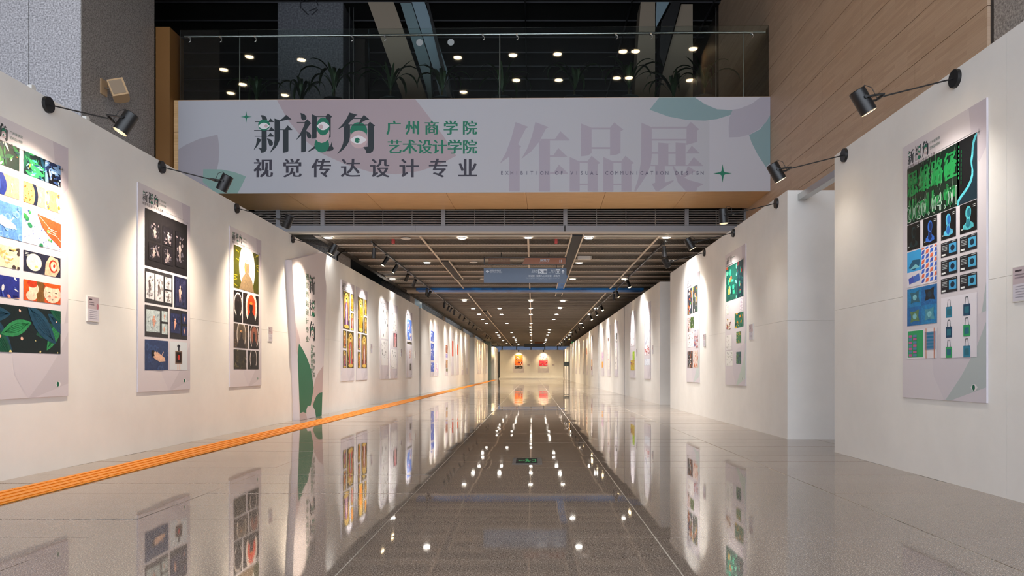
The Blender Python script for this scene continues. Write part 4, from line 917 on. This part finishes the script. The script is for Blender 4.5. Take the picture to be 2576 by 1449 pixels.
for x in (1055, 1134):
    MB().tube((wx(x, 14.45) + 1.2, .046, wz(106, 14.45)), (wx(x, 14.45) + 1.2, .049, wz(106, 14.45)), .066, n=24).build('round_sticker', mat('grey_film', (150, 156, 158), .6), bal)

# dracaenas on the bridge
rp_ = random.Random(11)
def leaf_mesh(L_, droop, wd):
    m_ = MB(); n = 9; vs = []
    for k in range(n + 1):
        t = k / n; ang = R(78) - droop * t * t
        if k == 0: x = z = 0
        else: x += math.cos(ang) * L_ / n; z += math.sin(ang) * L_ / n
        w2 = wd * (math.sin(math.pi * min(1, .12 + t * .88)) ** .6) * (1 if t < 1 else 0) + .001
        vs += [(x, -w2, z + w2 * .35), (x, 0, z), (x, w2, z + w2 * .35)]
    fs = []
    for k in range(n):
        for j in range(2): fs.append((3*k+j, 3*k+j+1, 3*k+j+4, 3*k+j+3))
    m_.add(vs, fs, None, True); return m_.mesh('leaf', M_leaf)
leafs = [leaf_mesh(.75, 2.4, .028), leaf_mesh(.62, 1.7, .026), leaf_mesh(.55, .7, .024), leaf_mesh(.8, 3.0, .03)]
pot_me = MB().lathe([(.001, 0), (.12, 0), (.15, .03), (.2, .12), (.215, .125), (.21, .14), (.19, .135), (.18, .11), (.001, .105)], 24).mesh('pot', M_pot)
plants = [(640, .5, 'dim small dracaena, leftmost behind the glass near the first post'), (752, .45, 'dark drooping dracaena in front of the dim granite column, left of the largest one'), (838, .95, 'large arching dracaena silhouetted against the dim granite column'),
 (980, .8, 'yellowish upright dracaena in front of the pale slanted beam'), (1110, .6, 'compact dracaena right of the slanted beam, left of the long glass pane post'), (1262, .55, 'dark dracaena standing at the middle glass post'),
 (1443, .7, 'sparse green dracaena with one tall upright leaf behind the glass'), (1580, .9, 'full green dracaena below the pair of bright lamp reflections'), (1768, .9, 'olive dracaena with long arching leaves, rightmost behind the glass'), (1690, .6, 'dark dracaena standing back between the two rightmost plants')]
for i, (x, s_, lab) in enumerate(plants):
    dy = .42 + (.35 if i in (0, 1, 9) else 0)
    t = thing('potted_dracaena', lab, 'plant', BR @ Matrix.Translation((wx(x, 14.4 + dy) + 1.2, dy, Zt)), 'potted dracaenas along the footbridge')
    o = name_obj('pot', pot_me); o.parent = t
    MB().tube((0, 0, .1), (0, 0, .115), .178, n=20).build('soil', M_soil, t)
    th = .12 + .25 * s_ * .6
    MB().tube((0, 0, .1), (.01, 0, .1 + th), .022, .018, 10).build('stem', M_bark, t)
    for k in range(13):
        lm = leafs[rp_.randrange(4)]; o = name_obj('leaf', lm); child(o, t, (.01, 0, .06 + th + rp_.uniform(-.03, .05)), (0, rp_.uniform(-.1, .35), k * 2.4 + rp_.uniform(-.3, .3)))
        o.scale = (.95 + .5 * s_,) * 3 if k % 3 else (.75 + .6 * s_, 1.3, 1 + .6 * s_)
        if math.sin(o.rotation_euler.z) < -.5: o.scale = (.5, 1.2, 1.15)

# interior beyond the bridge (upper floor)
uc = MB().box(-13, 8, -6.5, 30, 9.95, 10.4).build('ceiling', M_blackceil); tag(uc, kind='structure')
M_rail2 = mat('dim_ceiling_rail', (44, 44, 48), .5)
for k in range(14): MB().box(-12.5, 7.5, 15.2 + k * .95, 15.23 + k * .95, 9.915, 9.95).build('ceiling_rail', M_rail2, uc)
for X_ in (-5.5, -2.6, -.2, 2.4, 4.4): MB().box(X_, X_ + .03, 15, 29.8, 9.90, 9.95).build('ceiling_rail', M_rail2, uc)
tag(MB().box(-13.2, -13, -6.5, 30, 0, 10).build('wall_left', M_darkwood), kind='structure')
tag(MB().box(7.9, 8.1, -6.5, 30, 4.4, 10).build('wall_right', M_darkwood), kind='structure')
tag(MB().box(-13, 8, 29.8, 30, 4.5, 10).build('wall_back', M_blackceil), kind='structure')
tag(MB().box(-13, 8, 16.2, 30, 4.42, 4.5).build('floor_upper', M_void), kind='structure')
tag(MB().box(4.62, 4.8, 18.31, 29.8, 4.5, 9.95).build('wall_right', M_darkwood), kind='structure')
dk = thing('slanted_beam', 'pale slanted escalator side with bluish glazing left of centre behind the upper glass', 'escalator', Matrix.Translation((0, 17.1, 0)))
def sl(pts, Y_): return [(wx(x, Y_), wz(y, Y_)) for x, y in pts]
FM = Matrix(((1,0,0,0),(0,0,-1,0),(0,1,0,0),(0,0,0,1)))
MB().prism(sl([(925,5),(990,5),(1092,300),(1032,300)], 17.1), -.6, 0, FM).build('side_panel', M_beige, dk)
MB().prism(sl([(1006,5),(1034,5),(1080,150),(1090,300),(1070,215)], 17.1), -.5, -.05, FM).build('dark_glazing', M_teal, dk)
MB().prism(sl([(1036,5),(1068,5),(1125,175),(1140,300),(1120,300),(1095,190)], 17.1), -.5, 0, FM).build('pale_panel', M_paleblue, dk)
MB().prism(sl([(1072,5),(1078,5),(1150,300),(1138,300)], 17.1), -.55, .05, FM).build('handrail', M_black, dk)
dk = thing('slanted_beam', 'grey slanted escalator side near the right end behind the upper glass', 'escalator', Matrix.Translation((0, 17.1, 0)))
MB().prism(sl([(1612,5),(1648,5),(1648,300),(1592,300)], 17.1), -.6, 0, FM).build('side_panel', M_beige, dk)
MB().prism(sl([(1652,5),(1684,5),(1650,70),(1650,40)], 17.1), -.5, 0, FM).build('pale_panel', M_paleblue, dk)
MB().prism(sl([(1690,5),(1712,5),(1668,170),(1658,140),(1662,60)], 17.1), -.4, .05, FM).build('handrail', M_black, dk)
MB().prism(sl([(1716,5),(1745,5),(1745,300),(1650,300),(1670,175)], 17.1), -.7, -.1, FM).build('rear_panel', M_beige, dk)
for x, nm in ((884, 'left'), (1806, 'right')):
    t = thing('door_frame_post', 'pair of thin steel uprights behind the upper glass, %s side' % nm, 'post', Matrix.Translation((wx(x, 18.25), 18.25, 4.5)))
    for s_ in (-.05, .05): MB().tube((s_, 0, 0), (s_, 0, 5.4), .012, n=8).build('upright', M_chrome, t)
tag(MB().box(wx(865, 20), wx(918, 20), 20, 20.6, 4.5, 9.9).build('stone_column', M_darkwood), 'narrow black column just right of the dim granite column', 'column')
# lamps of the high foreground ceiling (seen mirrored in the glass)
lens_me = MB().tube((0, 0, -.01), (0, 0, 0), .115, n=24).mesh('lens', M_lensw); lens_c = MB().tube((0, 0, -.006), (0, 0, 0), .085, n=20).mesh('lens', M_lens)
lens_off = MB().tube((0, 0, -.006), (0, 0, 0), .085, n=20).mesh('lens', M_white)
trim_me = MB().lathe([(.115, 0), (.13, -.012), (.145, -.01), (.145, .01)], 24).mesh('trim_ring', M_white); trim_c = MB().lathe([(.085, 0), (.095, -.008), (.108, -.006), (.108, .01)], 20).mesh('trim_ring', M_white)
hi = [(473,112),(530,165),(598,133),(545,225),(577,203),(684,232),(732,143),(1130,143),(1140,230),(1270,139),(1275,202),(1382,138),(1381,203),(1546,134),(1577,134),(1527,200),(1557,200),(1720,130),(1708,208)]
hiw = ['first', 'second', 'third', 'fourth', 'fifth', 'sixth', 'seventh', 'eighth', 'ninth', 'tenth', 'eleventh', 'twelfth', 'thirteenth', 'fourteenth', 'fifteenth', 'sixteenth', 'seventeenth', 'eighteenth', 'nineteenth']
hi.sort()
for i, (x, y) in enumerate(hi):
    Dd = (9.94 - CH) * F / (933 - y)
    t = thing('ceiling_lamp', 'high forecourt ceiling lamp, %s from the left among those mirrored in the balustrade' % hiw[i], 'lamp', Matrix.Translation((wx(x, Dd), 28.9 - Dd, 9.94)), 'lamps of the high forecourt ceiling')
    for nm, me in (('trim_ring', trim_me), ('lens', lens_me)):
        o = name_obj(nm, me); o.parent = t

# ---------------------------------------------------------------- grille and fascia behind the bridge
GY = 15.95
fa = thing('air_grille', 'long louvred air grille with grey fascia under the back edge of the footbridge', 'grille', Matrix.Translation((0, GY, 0)))
gz = [wz(y, GY) for y in (527, 568, 583, 588)]
for a, b_ in ((640, 1045), (1045, 1422 - 2), (1422, 1880)):
    MB().box(wx(a, GY) + .003, wx(b_, GY) - .003, -.02, .05, gz[2], gz[1]).build('fascia_board', M_grey, fa)
MB().box(wx(640, GY), wx(1880, GY), -.05, .1, gz[3], gz[2] - .003).build('lower_lip', M_greyl, fa)
for x in (700, 812, 1115, 1422, 1727, 1876):
    MB().box(wx(x - 5, GY), wx(x + 5, GY), -.03, .06, gz[1], gz[0]).build('post', M_grey, fa)
for a, b_ in ((640, 695), (705, 807), (817, 1110), (1120, 1417), (1427, 1722), (1732, 1871)):
    for k in range(7):
        z_ = gz[1] + (k + .55) * (gz[0] - gz[1]) / 7
        MB().box(wx(a, GY), wx(b_, GY), 0, .045, z_ - .008, z_ + .008).build('louvre', M_louver, fa)
    n = round((b_ - a) / 73)
    for k in range(1, n): MB().box(wx(a + (b_ - a) * k / n, GY) - .007, wx(a + (b_ - a) * k / n, GY) + .007, -.012, .0, gz[1], gz[0]).build('divider', M_louver, fa)
tag(MB().box(-9, 4.6, 16.6, 16.7, 3.9, 4.42).build('wall_back', M_void), kind='structure')

# ---------------------------------------------------------------- hall ceiling
ZC = 3.86
hc = MB().box(-4.66, 4.7, 16.05, 90, 4.30, 4.40).build('ceiling', M_void); tag(hc, kind='structure')
tag(MB().box(-4.76, -4.64, 16.05, 90, 3.86, 4.4).build('trim_2', mat('brown_edge_beam', (74, 66, 58), .6)), kind='structure')
tag(MB().box(4.62, 4.72, 16.05, 90, 0, 4.4).build('wall_right', M_darkwood), kind='structure')
sm_ = MB().box(-4.6, 4.6, 0, .26, .012, .02); sm_.box(-4.6, 4.6, -.02, .012, 0, .035); sm_.box(-4.6, 4.6, .25, .282, 0, .035)
slat_me = MB.mesh(sm_, 'ceiling_slat', M_slat)
sm2 = MB().box(-4.6, 4.6, 0, .13, 0, .03).mesh('ceiling_slat', M_slat)
edge_me = MB().box(-4.6, 4.6, 0, .026, 0, .03).mesh('slat_edge', M_flange)
rows = []
y_ = 16.12
while y_ < 88: rows.append(y_); y_ += 1.15
for y_ in rows:
    o = name_obj('ceiling_slat', slat_me); child(o, hc, (0, y_, ZC))
    if y_ < 26.2:
        for d_ in (-.03, .262): o = name_obj('slat_edge', edge_me); child(o, hc, (0, y_ + d_, ZC - .004))
    if y_ > 26.2:
        for k in range(3):
            o = name_obj('ceiling_slat', sm2); child(o, hc, (0, y_ + .36 + k * .27, ZC + .03 + (k % 2) * .02))
cells = [(-4.6, -2.47), (-2.43, -.12), (-.08, .84), (1.12, 2.73), (2.77, 4.58)]
mesh_c = {}
for a, b_ in cells:
    W_ = b_ - a; m_ = MB(); D_ = .85
    for s_, stp, wdt in ((1, .075, .026), (-1, .15, .014)):
        k = -D_
        while k < W_:
            x0, x1 = (k, k + D_)
            t0, t1 = max(0, -x0 / D_), min(1, (W_ - x0) / D_)
            if t1 > t0:
                ya, yb = (t0 * D_, t1 * D_) if s_ > 0 else (D_ - t0 * D_, D_ - t1 * D_)
                xa, xb = x0 + t0 * D_, x0 + t1 * D_
                m_.add([(xa, ya, 0), (xa + wdt, ya, 0), (xb + wdt, yb, 0), (xb, yb, 0), (xa, ya, .012), (xa + wdt, ya, .012), (xb + wdt, yb, .012), (xb, yb, .012)], [(0, 1, 2, 3), (4, 7, 6, 5), (0, 4, 5, 1), (3, 2, 6, 7), (0, 3, 7, 4), (1, 5, 6, 2)])
            k += stp
    mesh_c[a] = m_.mesh('mesh_panel', M_mesh)
for y_ in rows:
    if y_ > 26.2: break
    for a, b_ in cells:
        o = name_obj('mesh_panel', mesh_c[a]); child(o, hc, (a, y_ + .285, ZC + .02))
for X_ in (-2.45, -.1, 2.75):
    MB().box(X_ - .022, X_ + .022, 16.05, 88, ZC - .012, ZC + .01).build('ceiling_rail', M_flange, hc)
for s_ in (.84, 1.10): MB().box(s_ - .015, s_ + .015, 16.05, 26.4, ZC - .015, ZC + .04).build('ceiling_rail', M_flange, hc)
tag(MB().box(.86, 1.08, 16.05, 22.6, ZC - .005, ZC + .04).build('ceiling_slot', M_black2), 'black open slot running down the ceiling above the hanging sign', 'slot')
tag(MB().box(.86, 1.08, 22.6, 26.4, ZC - .005, ZC + .04).build('blue_duct', M_blueb), 'short blue duct seen in the ceiling slot below the hanging sign', 'duct')
tag(MB().box(-4.15, 3.95, 26.3, 27.0, ZC - .06, ZC + .10).build('blue_duct', M_blueb), 'long blue painted beam spanning the ceiling behind the hanging sign', 'beam')
MB().box(-4.6, 4.6, 27.01, 27.3, ZC - .07, ZC + .03).build('ceiling_rail', M_flange, hc)
for X_, Y0, lab in ((-2.33, 19.6, 'black linear air slot in the ceiling left of the hanging sign'), (-2.33, 36, 'second black linear air slot farther down the ceiling'), (1.0, 27.4, 'small black air slot in the ceiling just beyond the blue beam')):
    t = thing('linear_diffuser', lab, 'air slot', Matrix.Translation((X_, Y0, ZC - .03))); ln = 3.8 if X_ < 0 else 1.2
    MB().box(-.1, .1, 0, ln, 0, .03).build('slot', M_black2, t)
    for s_ in (-.12, .12): MB().box(s_ - .015, s_ + .015, -.05, ln, -.005, .03).build('edge', M_flange, t)

# downlights
colnames = {-4.6: 'far left', -2.8: 'left', -1.6: 'left centre', -.12: 'centre', 1.24: 'right centre', 2.95: 'right'}
rown = ['first', 'second', 'third', 'fourth', 'fifth', 'sixth', 'seventh', 'eighth', 'ninth', 'tenth', 'eleventh', 'twelfth', 'thirteenth', 'fourteenth', 'fifteenth', 'sixteenth', 'seventeenth', 'eighteenth', 'nineteenth', 'twentieth']
layout = {0: [(-4.6, 1), (-2.8, 0), (-1.6, 1), (-.12, 1), (1.24, 1), (2.95, 1)], 1: [(-2.8, 1), (-1.6, 0), (1.24, 1)], 2: [(-4.6, 1), (-1.6, 0), (1.24, 1), (2.95, 1)], 3: [(-1.6, 0), (-.12, 1), (1.24, 1)], 4: [(-2.8, 1), (-.12, 1), (1.24, 1)]}
for r_ in range(19):
    Yr = 16.25 + 3.66 * r_
    if r_ > 5: random.seed(r_ * 3 + 1)
    for X_, on in layout.get(r_, [(-2.8, 1), (-1.6, 1), (-.12, 1), (1.24, 1), (2.95, 1)]):
        if r_ > 5 and random.random() < .32: continue
        nm = '%s round downlight of the %s row in the slatted ceiling' % (colnames[X_], rown[r_]) + ('' if on else ', unlit')
        t = thing('downlight', nm, 'downlight', Matrix.Translation((max(X_, -4.45) + rt.uniform(-.05, .05), Yr + rt.uniform(-.1, .1), ZC - .012)), 'downlights of the slatted hall ceiling')
        o = name_obj('trim_ring', trim_c); o.parent = t; o = name_obj('lens', lens_c if on else lens_off); o.parent = t
        if on:
            spot(t, (0, 0, -.03), (0, 0, -1), 190, ((1, .97, .92) if Yr < 45 else (1, .86, .64)), 130, .9, .08)

# track spotlights
def rail(X_, segs, label):
    t = thing('lighting_track', label, 'lighting track', Matrix.Translation((X_, segs[0][0], ZC - .03)))
    for a, b_ in segs:
        MB().box(-.018, .018, a - segs[0][0], b_ - segs[0][0], -.035, 0).build('rail', M_black, t)
rail(-3.6, [(16.5, 22.8), (22.9, 34), (34.1, 52)], 'black lighting track along the left side of the hall ceiling')
rail(-3.6, [(55, 66), (74, 80)], 'distant black lighting track on the left side near the end wall')
rail(2.95, [(16.4, 30), (30.1, 52)], 'black lighting track along the right side of the hall ceiling')
rail(2.95, [(53, 70), (74, 82)], 'distant black lighting track on the right side near the end wall')
def track_spot(X_, Yv, tx, ty, tz, label, col, power, lensm, on=True):
    t = thing('track_spotlight', label, 'spotlight', Matrix.Translation((X_, Yv, ZC - .065)), 'track spotlights under the hall ceiling')
    d = (Vector((tx, ty, tz)) - Vector((X_, Yv, ZC - .25))).normalized() if on else Vector((.12 * (1 if tx > 0 else -1), .15, -1)).normalized()
    MB().box(-.02, .02, -.06, .06, -.03, 0).build('adapter', M_black, t)
    MB().tube((0, 0, -.02), (0, 0, -.09), .009, n=8).build('stem', M_black, t)
    c_ = Vector((0, 0, -.13)); a = c_ - d * .06; b_ = c_ + d * .17
    h = MB().tube(a, b_, .048, .05, 18, caps=False); h.tube(a - d * .004, a, .04, .048, 18); h.build('lamp_head', M_black, t)
    MB().tube(b_ - d * .012, b_ - d * .006, .045, n=16).build('lens', lensm if on else M_black, t)
    if on: spot(t, b_ + d * .004, d, power, col, 62, 1.0, .03)
TNAME = {'left': [(17.9, 'violet-robed gilded poster'), (19.35, 'orange-robed gilded poster'), (22.3, 'black line sketch poster'), (23.8, 'pink flower poster'), (26.8, 'blue scene poster'), (33, 'four blue blocks poster'), (34.5, 'pink doodle poster'), (38.4, 'brown photographs poster'), (41.2, 'tall red block poster'), (44.2, 'orange-red bar poster'), (47.1, 'ochre vignettes poster'), (50.2, 'almost blank third wall poster'), (59.6, 'pale cream poster of the fourth wall'), (61.6, 'small blue patch poster of the fourth wall'), (65.3, 'middle fourth wall poster'), (69.5, 'dark speckled poster of the fourth wall'), (79.6, 'nearer poster beside the end wall'), (83.2, 'farther poster beside the end wall')],
 'right': [(22.55, 'red doodle poster'), (25.85, 'yellow and purple collage poster'), (31.0, 'black outlined frame poster'), (33.95, 'dark red figures poster'), (36.85, 'orange block poster'), (43.75, 'dark red block poster'), (47.55, 'thin red bar poster'), (51.35, 'grey text column poster'), (55.35, 'ochre patches poster'), (59.75, 'dark scribble poster'), (64.55, 'last pale poster of the fifth wall'), (77, 'short wall before the end wall'), (82, 'last wall corner before the end wall')]}
UNL = {16.8: 'nearest head, just behind the air grille', 25.2: 'in front of the left end of the blue beam', 30.2: 'just beyond the blue beam', 34: 'between the pink doodle and brown photograph posters', 16.6: 'nearest head, beside the first downlights', 26.9: 'at the right end of the blue beam', 58: 'among the amber lamps', 68: 'last before the far right column'}
def tlab(side, Yv, ty):
    if ty is None: return 'unlit black track spotlight, %s side, %s' % (side, UNL[Yv])
    return 'black %s track spotlight aimed at the %s' % (side, dict(TNAME[side])[ty])
TL = [(16.8, None), (18.2, 17.9), (19.5, 19.35), (21.3, 22.3), (22.6, 23.8), (25.2, None), (25.9, 26.8), (30.2, None), (31.7, 33), (32.7, 34.5), (34, None), (36.7, 38.4), (38.9, 41.2), (42.1, 44.2), (44.9, 47.1), (47.8, 50.2), (57.5, 59.6), (60, 61.6), (63.2, 65.3), (65.5, 69.5), (76, 79.6), (79, 83.2)]
for i, (Yv, ty) in enumerate(TL):
    wy = YEL if Yv > 52 else ((1, .9, .76) if Yv > 28 else (1, .95, .88))
    track_spot(-3.6, Yv, -4.5, ty or Yv, 2.1, tlab('left', Yv, ty), wy, TRACK_W, M_lensa if 57 < Yv < 64 else M_lensw, ty is not None)
TR = [(16.6, None), (22.9, 22.55), (25.9, 25.85), (26.9, None), (31.7, 31.0), (34.4, 33.95), (37.5, 36.85), (43.9, 43.75), (47.3, 47.55), (50.9, 51.35), (55, 55.35), (58, None), (60.6, 59.75), (64.5, 64.55), (68, None), (76, 77), (80, 82)]
for i, (Yv, ty) in enumerate(TR):
    wy = YEL if Yv > 46 else ((1, .88, .7) if Yv > 33 else (1, .95, .9))
    track_spot(2.95, Yv, 3.5, ty or Yv, 2.1, tlab('right', Yv, ty), wy, TRACK_W, M_lensa if 47 < Yv < 62 else M_lensw, ty is not None)
# small ceiling things
for X_, lab in ((-3.1, 'left of the round grille'), (.52, 'above the hanging sign')):
    tag(MB().box(-.03 + X_, .03 + X_, 16.4, 16.5, ZC - .1, ZC).build('smoke_detector', mat('red_plastic', (170, 40, 30), .5)), 'small red fire sensor under the hall ceiling, %s' % lab, 'sensor')
t = thing('junction_box', 'white wireless box on the ceiling right of the hanging sign', 'access point', Matrix.Translation((1.32, 18.9, ZC - .05)))
MB().prism([(-.18, -.09), (-.16, .09), (.16, .09), (.18, -.09), (.14, -.12), (-.14, -.12)], -.03, .04).build('housing', M_white, t)

for i_, (xa, ya, xb, yb, lab) in enumerate(((1757, 592, 1766, 650, 'thin white pole behind the third arm lamp of the right walls, left one'), (1774, 588, 1765, 640, 'slanting thin white pole behind the right wall top, right one'))):
    t = thing('support_pole', lab, 'pole', Matrix.Translation((wx(xb, 19.4), 19.4, wz(yb, 19.4))))
    MB().tube((0, 0, 0), (wx(xa, 19.4) - wx(xb, 19.4), 0, ZC - wz(yb, 19.4)), .022, n=8).build('pole', M_white, t)
t = thing('hanging_cable', 'loose black cable dropping from the ceiling edge to the top of the left wall', 'cable', Matrix.Translation((-4.6, 17.3, 3.40)))
MB().path([(0, .9, .46), (-.02, .6, .40), (.01, .35, .34), (-.01, .15, .24), (.02, .05, .12), (0, 0, 0), (.05, .1, -.03)], .02, 8).build('cable', M_black, t)
for x_, y_ in ((88, 226), (224, 299)):
    Yv = LX * -F / (1340 - x_)
    t = thing('wall_clip', 'small white plastic clip on the left wall top, %s the first arm lamp' % ('left of' if x_ < 100 else 'right of'), 'clip', Matrix.Translation((LX - .03, Yv, ZL)))
    MB().prism([(-.03, 0), (.03, 0), (.03, .03), (.01, .05), (-.03, .04)], -.02, .02, Matrix(((0,0,1,0),(1,0,0,0),(0,1,0,0),(0,0,0,1)))).build('clip', M_white, t)
# hanging sign
SY = 18.3
hs = thing('hanging_sign', 'blue and brown direction sign hanging from the hall ceiling', 'sign', frame_front(wx(1217, SY), SY, wz(711, SY)))
SW = wx(1425, SY) - wx(1217, SY); sy = lambda y: wz(y, SY) - wz(711, SY)
sx = lambda x: (x - 1217) * SY / F
MB().box(0, SW, 0, sy(674), -.05, 0).build('lower_panel', mat('slate_blue_panel', (56, 76, 106), .35), hs)
fr = MB().box(0, SW, sy(666), sy(664.5), -.05, 0)
fr.box(0, SW, sy(648.5), sy(647), -.05, 0); fr.box(0, .02, sy(666), sy(647), -.05, 0); fr.box(SW - .02, SW, sy(666), sy(647), -.05, 0); fr.build('frame', M_black, hs)
MB().prism([(sx(1314), sy(664.4)), (sx(1423), sy(664.4)), (sx(1423), sy(648.6)), (sx(1321), sy(648.6))], -.04, -.005).build('brown_panel', mat('terracotta_panel', (150, 92, 60), .4), hs)
m_ = MB()
for k in range(26): m_.box(sx(1229) + k * .021, sx(1229) + k * .021 + .008, sy(664), sy(649), -.03, -.02)
for k in range(5): m_.box(sx(1229), sx(1283), sy(651 + k * 3), sy(650 + k * 3), -.03, -.02)
m_.build('lattice', mat('brown_lattice', (120, 78, 58), .5), hs)
for x in (1238, 1400): MB().tube((sx(x), sy(674), -.025), (sx(x), sy(665), -.025), .008, n=8).build('link', M_black, hs)
for x in (1261, 1381): MB().tube((sx(x), sy(648), -.025), (sx(x), ZC - wz(711, SY), -.025), .012, n=8).build('hanger', M_black, hs)
A = Art(0.0); WT = (214, 224, 236)
def sg(x, y): return (sx(1160 + x / 8.587), sy(620 + y / 8.587))
def st(txt, x0, x1, ya, yb, bold=False):
    a = sg(x0, yb); b_ = sg(x1, ya); n = len(txt); h_ = b_[1] - a[1]; cw = (b_[0] - a[0]) / n
    for i, ch in enumerate(txt):
        if ch != ' ': A.glyph(ch, a[0] + cw * (i + .5), a[1] + h_ / 2, cw * 1.02, h_ * 1.05, WT, bold)
st('自助存物区', 628, 868, 498, 545); st('卫生间', 1520, 1655, 498, 545); st('南门', 1938, 2030, 498, 545)
st('培训室', 1455, 1590, 615, 660); st('视障人士阅览室', 1622, 1955, 615, 660); st('展售厅', 1995, 2135, 615, 660); st('展览厅', 1705, 1915, 270, 328, True)
st('1F', 2110, 2185, 288, 350, True)
st('Self-service locker', 630, 890, 552, 572); st('Restroom', 1520, 1650, 552, 572); st('South Gate', 1885, 2020, 555, 575); st('Training Room', 1410, 1595, 672, 692); st('Reading Room for People', 1620, 1955, 672, 692); st('with Visual Impairment', 1660, 1955, 706, 726); st('Lecture Hall', 1985, 2135, 672, 692); st('Exhibition Hall', 1695, 1910, 340, 358)
A.fixed = 1
for pts_ in ([(532,536),(570,505),(582,515),(560,530),(608,530),(608,545),(560,545),(582,560),(570,570)], [(2198,500),(2232,540),(2220,548),(2206,530),(2206,582),(2192,582),(2192,530),(2178,548),(2168,540)], [(1665,490),(1858,490),(1858,585),(1665,585)], [(2042,490),(2140,490),(2140,588),(2042,588)]):
    A.poly([sg(*p) for p in pts_], WT)
BLp = (56, 76, 106); A.fixed = 2
for pts_ in ([(1695,505),(1708,505),(1708,535),(1735,540),(1745,572),(1732,575),(1722,550),(1695,548)], [(1685,540),(1700,575),(1730,578),(1700,582),(1680,560)], [(1786,520),(1802,520),(1804,555),(1796,578),(1790,578),(1782,555)], [(1822,520),(1840,520),(1844,550),(1836,578),(1826,578),(1818,550)], [(2055,520),(2070,520),(2070,568),(2115,568),(2115,520),(2128,520),(2128,578),(2055,578)], [(2092,502),(2112,528),(2098,528),(2098,556),(2086,556),(2086,528),(2072,528)]):
    A.poly([sg(*p) for p in pts_], BLp)
A.fixed = None
sgn = A.build('lettering', M_print, hs); 

# ---------------------------------------------------------------- side aisle and hall end
tag(MB().box(-7.2, -7.0, 16.7, 92, 0, 5.6).build('wall_left', M_teal), kind='structure')
tag(MB().box(-7.2, -4.7, 16.7, 92, 5.3, 5.5).build('ceiling', M_void), kind='structure')
for i, Y1 in enumerate((19.4, 30.0, 40.5, 51.0, 61.5, 72.2)):
    column(-5.9, -4.78, Y1 - 1.2, Y1, 0, 5.3, M_gr_dark, 'grey stone column behind the left exhibition walls, %s along' % ordn[i])
    for dy in (3.0, 6.5):
        t = thing('wall_washer', 'small side aisle ceiling lamp, %s one past the %s grey stone column' % ('nearer' if dy < 4 else 'farther', ordn[i]), 'lamp', Matrix.Translation((-6.7, Y1 + dy, 5.29)), 'lamps of the side aisle')
        MB().tube((0, 0, -.02), (0, 0, .0), .09, n=16).build('lens', M_lens, t)
        spot(t, (0, 0, -.04), (-.12, 0, -1), 130, (.86, .97, 1), 130, .8, .08)
cl = column(-4.95, -4.15, 73.2, 74.4, 0, 4.3, M_teal, 'pale teal column at the far left end before the end wall')
cr = column(3.75, 4.55, 71.2, 72.4, 0, 4.3, M_teal, 'pale teal column at the far right end before the end wall')
t = thing('exit_sign', 'small green exit sign high on the far right column', 'exit sign', Matrix.Translation((3.9, 71.17, 3.62)))
MB().box(-.18, .18, -.03, .03, -.12, .12).build('housing', M_white, t); MB().box(-.16, .16, -.036, -.03, -.1, .1).build('face', M_glow, t)
t = thing('notice_board', 'small blue notice sign beside the far right column', 'sign', Matrix.Translation((3.3, 71.0, 1.6)))
MB().box(-.32, .22, 0, .03, -.22, .2).build('panel', M_paleblue, t); MB().tube((-.05, .05, -1.6), (-.05, .05, -.2), .015, n=8).build('stand', M_chrome, t)
t = thing('hanging_sign', 'dark distant hanging sign in front of the end windows', 'sign', Matrix.Translation((wx(1345, 74), 74, wz(869, 74))))
MB().box(-1.05, 1.05, 0, .06, -.16, .18).build('panel', mat('dark_sign_panel', (40, 46, 50), .4), t)
MB().box(-.0, .9, 0, .06, .2, .38).build('upper_panel', mat('rust_sign_panel', (110, 66, 36), .5), t)
for s_ in (-.8, .8): MB().tube((s_, .03, .38), (s_, .03, ZC - wz(869, 74)), .012, n=6).build('hanger', M_black, t)
t = thing('pa_dome', 'tiny dark dome camera on the ceiling before the end wall', 'camera', Matrix.Translation((-2.2, 80, ZC - .01)))
MB().lathe([(.12, 0), (.12, -.05), (.09, -.12), (.04, -.16), (.001, -.17)], 16).build('dome', M_black, t)
wn = thing('window_1', None, None, Matrix.Translation((0, 92, 0)))
tag(wn, kind='structure')
wf = MB()
for X_ in (-7, -5.4, -3.8, -2.0, -.2, 1.5, 3.1, 4.7):
    wf.box(X_ - .08, X_ + .08, -.05, .05, 0, 4.4)
wf.box(-7, 4.7, -.05, .05, 3.95, 4.4); wf.box(-7, 4.7, -.05, .05, .0, 3.3); wf.build('window_frame', M_black, wn)
MB().box(-7, 4.7, -.01, .01, 3.3, 3.95).build('window_pane', M_winglass, wn)
